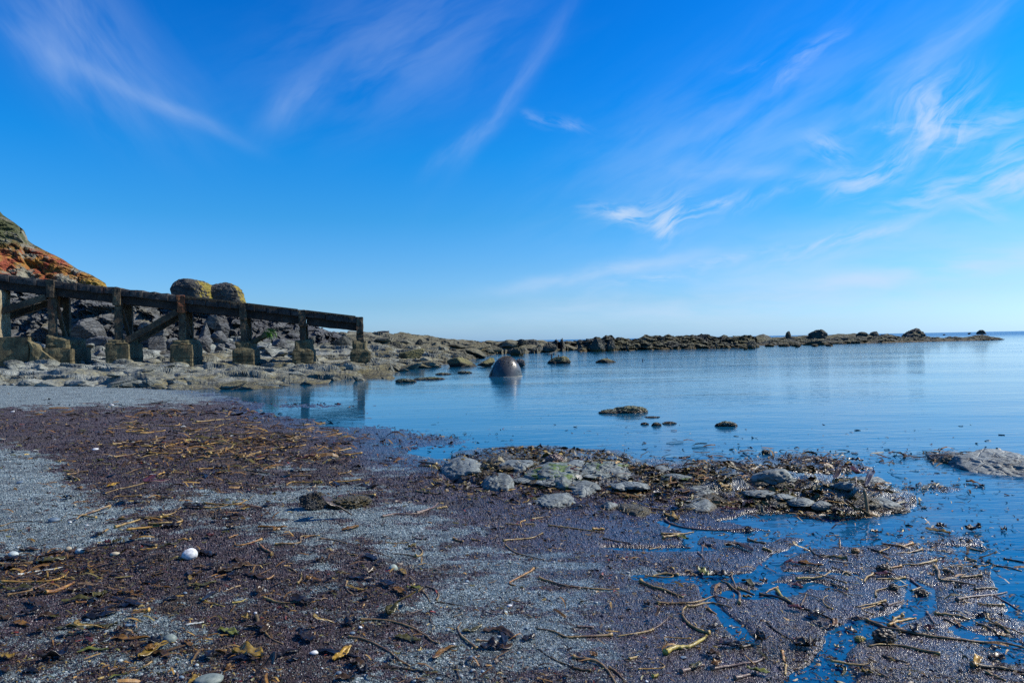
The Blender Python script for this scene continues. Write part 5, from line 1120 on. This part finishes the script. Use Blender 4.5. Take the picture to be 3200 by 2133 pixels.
LBL0 = {('2', 0): 'thick stalk with a pale yellow cut end, lower half of a big S shape', ('2', 1): 'curved ochre stalk forming the upper half of a big S shape', ('2', 33): 'longest brown kelp stalk, running seaward across the wet mush beside the dark holdfast lump', ('2', 24): 'long dark stalk slanting down the mush from the blue channel, twin-branched near its top',
        ('1', 9): 'thick-headed brown stalk lying almost straight, thin end toward the mush', ('1', 10): 'long arched stalk with a gnarled yellow head, left of the glossy kelp ring', ('1', 13): 'long bowed stalk lying like a shallow smile on grey sand', ('1', 8): 'bent orange stalk with a hooked end alone on grey sand', ('0', 1): 'long golden stalk curling up at its tip on the kelp heap', ('0', 2): 'thick orange kelp stalk lying across the front of the kelp heap', ('0', 4): 'flat bleached white strap of dried kelp on the kelp heap',
        ('2', 36): 'thick dark stalk at the seaward bottom corner of the beach', ('2', 41): 'short orange stub standing out on grey mush near the bottom', ('1', 17): 'thick brown stalk curving down out of the bottom of the picture', ('1', 12): 'smooth brown stalk curving like a bracket round the glossy kelp ring'}
stalk_protos = []
sn = 0
for zn, lst in ST.items():
    k = {'0': 2.353, '1': 2.139, '2': 1.961, '5': 2.353, '7': 2.139}[zn]
    for i, (pl, th_, cls) in enumerate(lst):
        q = np.array(Z(zn, pl)); G = on_ground(q[:, 0], q[:, 1]); mid = G[len(G)//2]; dm = math.hypot(mid[1], CAMH)
        rad = max(th_/k*dm/FPX/2*1.08, .004)
        V_, F_, C_ = stalk_mesh(G, rad, cls, 1300+sn, taper=.5 if len(pl) > 2 else .25)
        o = mesh('kelp_stalk', V_, F_, KELP, smooth=True, attrs={'Col': C_}); recentre(o, mid)
        ln = float(np.linalg.norm(np.diff(G, axis=0), axis=1).sum()); ch = float(np.linalg.norm(G[-1]-G[0]))
        shp = 'straight' if ln < ch*1.03 else ('gently curved' if ln < ch*1.15 else 'strongly hooked')
        sz = 'long' if ln > .55 else ('short' if ln < .22 else '')
        um, vm = q[len(q)//2]
        tag(o, None, 'seaweed', 'kelp stalks lying on the beach')
        if (zn, i) in LBL0: o['label'] = LBL0[(zn, i)]
        else: later(o, f"{sz} {shp} {CW[cls]} stalk {where(um, vm)}".strip(), um)
        stalk_protos.append((o, ln, cls)); sn += 1
# two upright ones and the holdfast lump
for nm, (u0, v0), (u1, v1), th_, cls, lab in [('kelp_stalk', Z('2', [(1221, 222)])[0], Z('2', [(1222, 168)])[0], 13, 'brown', 'stump of kelp stalk standing upright in the shallow mush'),
      ('kelp_stalk', Z('6', [(1206, 692)])[0], Z('6', [(1178, 540)])[0], 24, 'ochre', 'thick pale stalk propped up against the kelp-draped rock'), ('kelp_stalk', Z('6', [(1116, 520)])[0], Z('6', [(1114, 450)])[0], 11, 'purple', 'thin stalk sticking up from the top of the draped rock')]:
    a = on_ground(u0, v0)[0]; c = at_Y(u1, v1, a[1]+.08); kz = 2.2
    rad = th_/kz*a[1]/FPX/2
    V_, F_ = tube(catmull([a-[0, 0, .02], (a+c)/2+[.004, 0, 0], c], 6), rad, 8); o = mesh(nm, V_, F_, KELP, smooth=True, attrs={'Col': np.tile(np.array(CLS[cls][0])*1.2, (len(V_), 1))}); recentre(o, a); tag(o, lab, 'seaweed', 'kelp stalks lying on the beach')
def lump(zn, x, y, r_px, cls, lab, sd_):
    (u, v), = Z(zn, [(x, y)]); P_ = on_ground(u, v)[0]; r = r_px/2*P_[1]/FPX*.8
    V_, F_ = ico(4); nz_ = fbm(V_*2.6, 4, sd_, .6, True); Vv_ = V_*(.75+.4*nz_)[:, None]*np.array([r, r*.8, r*.65]); c0, c1 = np.array(CLS[cls][0]), np.array(CLS[cls][1])
    C_ = c0+(c1-c0)*np.clip(nz_*.8, 0, 1)[:, None]*.6
    o = mesh('kelp_holdfast', Vv_, F_, KELP, attrs={'Col': C_}); o.location = (P_[0], P_[1], P_[2]+r*.4); tag(o, lab, 'seaweed')
lump('2', 1495, 785, 88, 'dark', 'dark rounded holdfast lump beside the longest stalk', 1); lump('2', 1350, 792, 44, 'yellow', 'yellow knob of kelp by the head of the longest stalk', 2); lump('2', 1495, 365, 60, 'dark', 'dark tangled holdfast on the mush below an orange stalk', 3); lump('2', 1725, 512, 52, 'dark', 'round dark kelp lump in the blue channel', 4); lump('2', 1555, 470, 40, 'dark', 'small dark knob at the bend of a thin ochre stalk', 5)
lump('5', 1020, 215, 70, 'purple', 'wet purple knob of weed on the rounded mossy rock', 6); lump('2', 1320, 245, 34, 'orange', 'little reddish holdfast in the shallow mush', 7); lump('6', 985, 440, 26, 'dark', 'dark knob of weed sticking up in the water behind the bank', 8); lump('6', 455, 278, 34, 'dark', 'dark round knob awash beyond the floating weed', 9)

# ------------------------------------------------------------------ kelp blades
FC = {'brown': (.045, .026, .010), 'dark': (.013, .010, .009), 'black': (.007, .008, .011), 'olive': (.055, .05, .012), 'amber': (.13, .065, .012), 'yellow': (.32, .19, .02), 'golden': (.17, .11, .016), 'blue': (.010, .014, .026), 'green': (.11, .12, .02), 'red': (.06, .016, .014)}
FRD = {'0': [([(500, 592), (560, 575), (625, 560)], 42, 'brown'), ([(590, 615), (650, 610), (720, 590)], 45, 'dark'), ([(690, 635), (730, 625), (785, 595)], 50, 'olive'), ([(670, 742), (770, 712), (872, 688)], 22, 'black'), ([(600, 788), (720, 775), (860, 745)], 50, 'black'), ([(880, 692), (960, 692), (1057, 685)], 34, 'blue'), ([(410, 862), (520, 850), (642, 828)], 28, 'olive'), ([(640, 852), (740, 850), (865, 828)], 34, 'olive'),
             ([(560, 1037), (640, 1020), (720, 1015), (795, 1020)], 24, 'green'), ([(810, 942), (880, 928), (950, 938), (1100, 936)], 28, 'amber'), ([(100, 822), (150, 825), (215, 845)], 32, 'amber'), ([(140, 292), (200, 278), (275, 285)], 32, 'brown'), ([(0, 352), (90, 350), (172, 352)], 40, 'dark'), ([(270, 372), (360, 365), (482, 348)], 55, 'olive'), ([(15, 422), (60, 415), (108, 415)], 46, 'brown'), ([(1040, 532), (1120, 525), (1205, 512)], 20, 'black'),
             ([(1600, 452), (1700, 425), (1812, 405)], 50, 'brown'), ([(1590, 425), (1660, 435), (1710, 440)], 36, 'dark'), ([(1800, 458), (1880, 480), (1957, 495)], 32, 'brown'), ([(1430, 412), (1505, 402)], 26, 'brown'), ([(1608, 868), (1690, 892), (1752, 912)], 40, 'green'), ([(1190, 118), (1260, 115), (1332, 102)], 44, 'dark'), ([(1600, 42), (1690, 35), (1785, 38)], 30, 'dark'), ([(1230, 652), (1312, 624)], 24, 'black'), ([(160, 1192), (210, 1180), (282, 1188)], 34, 'black'),
             ([(1660, 1168), (1722, 1138)], 34, 'amber'), ([(2120, 1097), (2205, 1085)], 30, 'black'), ([(1450, 300), (1520, 310), (1590, 330)], 40, 'dark'), ([(1290, 345), (1350, 355), (1410, 350)], 22, 'golden'), ([(160, 630), (200, 615), (250, 612)], 36, 'brown'), ([(1700, 360), (1730, 355), (1755, 362)], 34, 'brown'), ([(1060, 60), (1180, 45), (1320, 42)], 24, 'golden'), ([(1100, 1040), (1200, 1048), (1240, 1080)], 36, 'brown')],
       '1': [([(1070, 908), (1140, 905), (1205, 918)], 55, 'dark'), ([(1090, 802), (1160, 792), (1230, 805), (1310, 862)], 32, 'brown'), ([(1355, 862), (1400, 850), (1440, 838)], 38, 'dark'), ([(500, 842), (580, 850), (672, 872)], 34, 'olive'), ([(90, 1002), (140, 965), (208, 912)], 40, 'yellow'), ([(760, 992), (790, 960), (830, 930), (908, 912)], 30, 'amber'), ([(280, 592), (340, 578)], 34, 'brown'), ([(312, 288), (345, 310), (378, 330)], 32, 'blue'), ([(540, 385), (572, 428)], 26, 'golden'), ([(-20, 930), (110, 948), (260, 985)], 30, 'black'),
             ([(950, 808), (1020, 795), (1085, 770)], 26, 'olive'), ([(1815, 952), (1850, 972)], 30, 'amber'), ([(1215, 800), (1235, 850), (1240, 900)], 28, 'dark'), ([(185, 440), (270, 448), (360, 462)], 24, 'dark'), ([(1160, 880), (1220, 915), (1290, 900)], 30, 'brown'), ([(440, 1000), (500, 985)], 26, 'blue'), ([(100, 1130), (170, 1115), (230, 1125)], 34, 'brown'), ([(270, 1050), (330, 1070)], 44, 'black')],
       '2': [([(1355, 985), (1428, 992)], 30, 'golden'), ([(1195, 955), (1262, 972)], 30, 'brown'), ([(630, 425), (665, 432), (700, 460)], 30, 'olive'), ([(880, 318), (1000, 322)], 22, 'red'), ([(970, 312), (1050, 325), (1125, 332)], 26, 'amber'), ([(520, 210), (600, 205), (692, 245)], 32, 'brown'), ([(1750, 112), (1830, 125), (1905, 138)], 26, 'golden'), ([(930, 450), (1000, 470)], 24, 'red'), ([(1255, 720), (1330, 752)], 30, 'brown'), ([(150, 20), (200, 35), (235, 45)], 36, 'golden'), ([(640, 125), (695, 122)], 28, 'dark'), ([(2075, 630), (2110, 645)], 26, 'dark'), ([(1830, 100), (1850, 90)], 30, 'brown'), ([(2210, 115), (2250, 120)], 34, 'brown'), ([(1750, 725), (1800, 718)], 36, 'red'), ([(2190, 760), (2240, 780)], 40, 'amber'), ([(30, 575), (60, 570)], 30, 'brown'), ([(1200, 830), (1215, 845)], 20, 'olive')],
       '6': [([(1008, 588), (1040, 650), (1120, 702), (1225, 718)], 32, 'golden'), ([(1048, 600), (1070, 650), (1130, 695), (1215, 712)], 30, 'brown'), ([(1240, 520), (1230, 560), (1190, 600)], 30, 'brown'), ([(1080, 530), (1140, 545), (1200, 540)], 34, 'red'), ([(960, 560), (1010, 548), (1080, 555)], 30, 'brown'), ([(660, 590), (690, 598), (715, 592)], 26, 'dark'), ([(340, 580), (400, 610), (440, 640)], 24, 'olive'), ([(985, 722), (1050, 718)], 26, 'green'), ([(2060, 525), (1990, 498), (1925, 490)], 26, 'amber'), ([(1600, 548), (1660, 520), (1730, 512)], 24, 'olive')]}
for zn, lst in FRD.items():
    k = {'0': 2.353, '1': 2.139, '2': 1.961, '6': 2.353}[zn]
    for i, (pl, wpx, cls) in enumerate(lst):
        q = np.array(Z(zn, pl)); G = on_ground(q[:, 0], q[:, 1]); mid = G[len(G)//2]
        wd = wpx/k*mid[1]/FPX*1.45
        V_, F_, C_ = frond_mesh(G, wd, FC[cls], 1700+i+ord(zn)*100)
        if zn == '6' and i < 5: V_[:, 2] += .14*(1-np.clip((V_[:, 0]-V_[:, 0].min())/(np.ptp(V_[:, 0])+1e-6), 0, 1)) if i < 2 else .16
        o = mesh('kelp_frond', V_, F_, FROND, smooth=True, attrs={'Col': C_}); o.data['cls'] = cls; recentre(o, mid); tag(o, None, 'seaweed', 'kelp blades lying on the beach')
        ln = float(np.linalg.norm(np.diff(G, axis=0), axis=1).sum()); um, vm = q[len(q)//2]
        nm_ = {'black': 'glossy black', 'blue': 'glossy blue-black', 'green': 'yellow-green', 'red': 'reddish', 'yellow': 'bright yellow', 'golden': 'golden', 'amber': 'amber', 'olive': 'olive', 'brown': 'brown', 'dark': 'dark'}[cls]
        later(o, f"{'broad ' if wpx > 38 else ''}{nm_} kelp {'strap' if ln > .3 else 'blade'} {where(um, vm)}", um)
# the rest of the countable stems and blades, smaller: copies of the ones above, strewn
def strewn(cnt, reg, protos, name, lab, grp, lo_, hi_, seed):
    g = random.Random(seed); n_ = 0; tries = 0
    while n_ < cnt and tries < 4000:
        tries += 1
        u, v = g.uniform(*reg[0]), g.uniform(*reg[1]); P_ = on_ground(u, v)[0]
        if lookup(Mg, P_[0], P_[1])[0] < g.random()*.8 or lookup(Sg, P_[0], P_[1])[0] < -.6: continue
        src = g.choice(protos); o = src.copy(); COL.objects.link(o); o.name = name
        s_ = g.uniform(lo_, hi_); sz_ = max(src.dimensions.x, src.dimensions.y, .05); o.scale = (s_/sz_,)*3
        if s_/sz_ > 1.15: o.scale = (1.15,)*3
        o.location = (P_[0], P_[1], P_[2]+.008); o.rotation_euler = (g.uniform(-.05, .05), g.uniform(-.05, .05), g.choice([0, math.pi])+g.gauss(0, .5))
        if 'label' in o: del o['label']
        o['label'] = lab; o['group'] = grp; o['category'] = 'seaweed'; n_ += 1
bpy.context.view_layer.update()
for cls, lab in (('ochre', 'ochre'), ('golden', 'golden'), ('brown', 'brown')):
    pr = [o for o, ln, c in stalk_protos if c == cls and .2 < ln < 1.2 and len(o.data.vertices) > 130]
    strewn(26 if cls != 'brown' else 34, ((380, 1050), (1320, 1440)), pr, 'kelp_stalk', f'small {lab} stalk, one of many tangled in the golden weed heap', f'{lab} stalks of the golden weed heap', .3, .85, 5+len(lab))
    strewn(16 if cls != 'golden' else 8, ((150, 1150), (1420, 1640)), pr, 'kelp_stalk', f'small {lab} stalk, one of many strewn on purple weed below the golden heap', f'{lab} stalks strewn below the golden heap', .18, .5, 15+len(lab))
    strewn(12 if cls != 'golden' else 6, ((2050, 3150), (1650, 2120)), pr, 'kelp_stalk', f'small {lab} stalk, one of many strewn on the wet silvery mush', f'{lab} stalks strewn on the silvery mush', .10, .28, 25+len(lab))
fr = {c: [o for o in COL.objects if o.name.startswith('kelp_frond') and abs(o.location.y) < 7][i::4] for i, c in enumerate('abcd')}
allf = [o for v_ in fr.values() for o in v_ if o.data.get('cls') not in ('yellow', 'golden', 'amber', 'green', 'red') or len(o.name) % 7 == 0]
strewn(70, ((100, 1150), (1400, 1700)), allf, 'kelp_frond', 'small kelp blade, one of many strewn on purple weed below the golden heap', 'kelp blades strewn below the golden heap', .10, .3, 61)
strewn(80, ((-50, 1300), (1680, 2130)), allf, 'kelp_frond', 'small kelp blade, one of many strewn over purple weed near the white stone', 'kelp blades strewn near the white stone', .06, .19, 62)
strewn(45, ((2050, 3150), (1640, 2130)), allf, 'kelp_frond', 'small kelp blade, one of many strewn on the silvery mush', 'kelp blades strewn on the silvery mush', .05, .14, 63)
strewn(50, ((1700, 2700), (1430, 1600)), allf, 'kelp_frond', 'small kelp blade, one of many heaped on the weed bank between the rocks', 'kelp blades heaped on the weed bank', .08, .22, 64)
for base, v_ in pend.items():
    v_.sort(key=lambda q: q[0])
    n_ = len(v_)
    for i, (u, o) in enumerate(v_):
        w_ = ['two', 'three', 'four', 'five', 'six', 'seven', 'eight', 'nine'][min(n_, 9)-2] if n_ > 1 else ''
        short = base if len(base.split()) <= 10 else base.replace('gently ', '').replace('strongly ', '').replace('long ', '')
        o['label'] = base if n_ == 1 else (f"{short}, " + ('leftmost' if i == 0 else ('rightmost' if i == n_-1 else f'{ORD[i]} from left')) + f" of {w_}")

# ------------------------------------------------------------------ uncountable litter: weed scraps, shingle
def flakes(name, cnt, dens, size, pal, pw_, seed, mat, lift=.004, tiltmax=.6, aspect=(2.5, 6), yr=(1205, 2200), ur=(-150, 3350), on_rocks=0., bendy=.18):
    g = np.random.default_rng(seed); u = g.uniform(*ur, cnt*6); v = g.uniform(*yr, cnt*6)
    P_ = on_ground(u, v); keep = g.random(len(u)) < dens(u, v, P_); P_ = P_[keep][:cnt]; u = u[keep][:cnt]; v = v[keep][:cnt]; n_ = len(P_)
    if on_rocks:                                   # scraps also lie on the stones
        for cx, cy, cz, rx, ry_, rz in ROCKS:
            q = ((P_[:, 0]-cx)/rx)**2+((P_[:, 1]-cy)/ry_)**2; ins = (q < .9) & (g.random(n_) < on_rocks*(.25+.75*q))
            P_[ins, 2] = np.maximum(P_[ins, 2], cz+rz*.93*np.sqrt(1-q[ins]))
    L_ = np.exp(g.uniform(np.log(size[0]), np.log(size[1]), n_))*np.clip(P_[:, 1]/5, .75, 3.2); W_ = L_/g.uniform(*aspect, n_)
    an = g.normal(0, .9, n_); ax_ = np.stack([np.cos(an), np.sin(an), g.normal(0, tiltmax*.35, n_)], 1); ay = np.stack([-np.sin(an), np.cos(an), g.normal(0, tiltmax, n_)], 1)
    bend = g.normal(0, .25, n_)*L_; curve = g.normal(0, bendy, n_)*L_
    V_ = np.empty((n_, 8, 3))
    for j, t in enumerate((-.5, -.17, .17, .5)):
        c_ = P_+ax_*(L_*t)[:, None]+ay*(curve*(t*t*4-.5))[:, None]; c_[:, 2] += np.abs(bend)*(1-4*t*t)*.45+lift
        w_ = W_*(1-.55*abs(t)*1.2)*.5
        V_[:, 2*j] = c_-ay*w_[:, None]; V_[:, 2*j+1] = c_+ay*w_[:, None]
    zmin = np.maximum(P_[:, 2], 0)+.002
    V_[:, :, 2] += np.maximum(zmin-V_[:, :, 2].mean(1)+.003, 0)[:, None]
    base = (np.arange(n_)*8)[:, None]
    F_ = np.concatenate([base+np.array([[0, 1, 3, 2]]), base+np.array([[2, 3, 5, 4]]), base+np.array([[4, 5, 7, 6]])])
    pal = np.array(pal); ci = pal[g.choice(len(pal), n_, p=np.array(pw_)/sum(pw_))]*g.uniform(.6, 1.4, (n_, 1))
    return mesh(name, V_.reshape(-1, 3), F_, mat, attrs={'Col': np.repeat(ci, 8, 0)})
def gsum(u, v, L_): return sum(k*np.exp(-((u-a)/c)**2-((v-b_)/d)**2) for a, b_, c, d, k in L_)
def dens_weed(u, v, P_):
    M_ = lookup(Mg, P_[:, 0], P_[:, 1]); s_ = lookup(Sg, P_[:, 0], P_[:, 1])
    d_ = .08+.42*M_-.40*gsum(u, v, [(2650, 1880, 520, 260, 1.), (1950, 1690, 420, 60, .8), (1900, 1950, 300, 150, .6)])+gsum(u, v, [(700, 1390, 380, 60, 1.), (520, 1290, 220, 22, .7), (560, 1500, 300, 90, .25), (130, 1810, 190, 70, .8), (2480, 1440, 230, 22, 1.)])
    d_ = np.where(s_ < 0, .035*np.exp(s_*.45)*(v > 1290)+.9*gsum(u, v, [(2480, 1440, 240, 24, 1.), (2420, 1480, 200, 16, .7), (1330, 1375, 150, 18, .6), (2890, 1525, 110, 16, .8), (3000, 1700, 140, 60, .5), (960, 1262, 150, 7, .8), (2860, 1470, 70, 12, .4)]), d_)
    d_ = d_*np.clip(.45+1.3*fbm(v3(P_[:, 0]*1.1, P_[:, 1]*1.1), 3, 201), 0.05, 1.4)
    return np.where((s_ < -12) | (ground(P_[:, 0], P_[:, 1]) > .5), 0, d_)
PAL = [(.030, .016, .016), (.010, .007, .007), (.055, .030, .022), (.10, .06, .018), (.20, .11, .025), (.085, .08, .018), (.30, .22, .07), (.16, .03, .022), (.25, .26, .25)]
tag(flakes('seaweed_litter', 52000, dens_weed, (.010, .045), PAL, [9, 7, 7, 4, 2.2, 2, .8, .6, .5], 301, LITTER, tiltmax=.5), kind='stuff')
def dens_heap(u, v, P_):
    return gsum(u, v, [(700, 1385, 330, 42, 1.), (520, 1292, 200, 16, .6), (880, 1420, 250, 50, .35), (2150, 1490, 380, 60, .5), (2480, 1438, 220, 18, .9), (130, 1810, 170, 60, .35), (2660, 1560, 120, 36, .6), (560, 1500, 320, 90, .10), (2750, 1850, 500, 200, .05), (2960, 1428, 120, 16, .8), (3080, 1440, 120, 20, .3), (450, 1900, 600, 260, .07), (1400, 1950, 700, 240, .03)])*np.clip(.6+1.5*fbm(v3(P_[:, 0]*.8, P_[:, 1]*.8), 3, 207), .05, 1.5)
tag(flakes('kelp_litter', 13000, dens_heap, (.04, .15), [(.19, .095, .022), (.14, .075, .02), (.25, .15, .035), (.06, .034, .013), (.10, .08, .02), (.025, .016, .010)], [3.2, 3, 1.6, 3, 1.5, 2.6], 303, LITTER, tiltmax=.4, aspect=(6, 13), lift=.012, on_rocks=.5, bendy=.07, yr=(1240, 2150)), kind='stuff')
def dens_bank(u, v, P_): return lookup(bankm.reshape(NR, NC), P_[:, 0], P_[:, 1])*np.clip(.35+1.6*fbm(v3(P_[:, 0]*1.6, P_[:, 1]*1.6), 3, 211), 0, 1.2)
tag(flakes('bank_weed_litter', 15000, dens_bank, (.012, .07), [(.05, .035, .012), (.10, .08, .018), (.15, .09, .02), (.22, .15, .03), (.02, .014, .010), (.10, .10, .09), (.05, .012, .012)], [5, 4, 2.5, 1.4, 5, 1.2, .7], 305, LITTER, tiltmax=.7, on_rocks=.28, yr=(1395, 1650), ur=(1350, 2900)), kind='stuff')
# loose shingle: small stones, most on bare gravel
g = np.random.default_rng(401); N_ = 320000
u = g.uniform(-150, 3350, N_); v = g.uniform(1400, 2200, N_); P_ = on_ground(u, v); M_ = lookup(Mg, P_[:, 0], P_[:, 1]); s_ = lookup(Sg, P_[:, 0], P_[:, 1])
keep = (g.random(N_) < (1-M_)*.36+.025) & (s_ > .05); P_ = P_[keep]; n_ = len(P_); v = v[keep]
r_ = np.exp(g.normal(np.log(.0042), .42, n_)); r_ = np.minimum(r_, .016)*np.clip(P_[:, 1]/5.5, .9, 2.2)
oct_ = np.array([(1, 0, 0), (-1, 0, 0), (0, 1, 0), (0, -1, 0), (0, 0, 1), (0, 0, -1)], float)
V_ = oct_[None]*r_[:, None, None]*g.uniform(.65, 1.2, (n_, 6, 1))*np.array([1, .85, .6])
an = g.uniform(0, 6.28, n_); cs, sn_ = np.cos(an)[:, None], np.sin(an)[:, None]
V_ = np.stack([V_[..., 0]*cs-V_[..., 1]*sn_, V_[..., 0]*sn_+V_[..., 1]*cs, V_[..., 2]], -1)+P_[:, None]+np.array([0, 0, .001])
of = np.array([(0, 2, 4), (2, 1, 4), (1, 3, 4), (3, 0, 4), (2, 0, 5), (1, 2, 5), (3, 1, 5), (0, 3, 5)])
F_ = ((np.arange(n_)*6)[:, None, None]+of[None]).reshape(-1, 3)
pal = np.array([(.09, .12, .135), (.05, .07, .08), (.15, .185, .19), (.24, .27, .27), (.10, .15, .19), (.45, .46, .44), (.20, .17, .12), (.02, .022, .025)])
ci = pal[g.choice(8, n_, p=[.26, .2, .2, .11, .09, .04, .04, .06])]
m, nt, P = newmat('shingle'); b = NB(nt); nt.links.new(b.attr('Col', 'Color'), P.inputs['Base Color']); P.inputs['Roughness'].default_value = .5
tag(mesh('shingle_gravel', V_.reshape(-1, 3), F_, m, smooth=True, attrs={'Col': np.repeat(ci, 6, 0)}), kind='stuff')
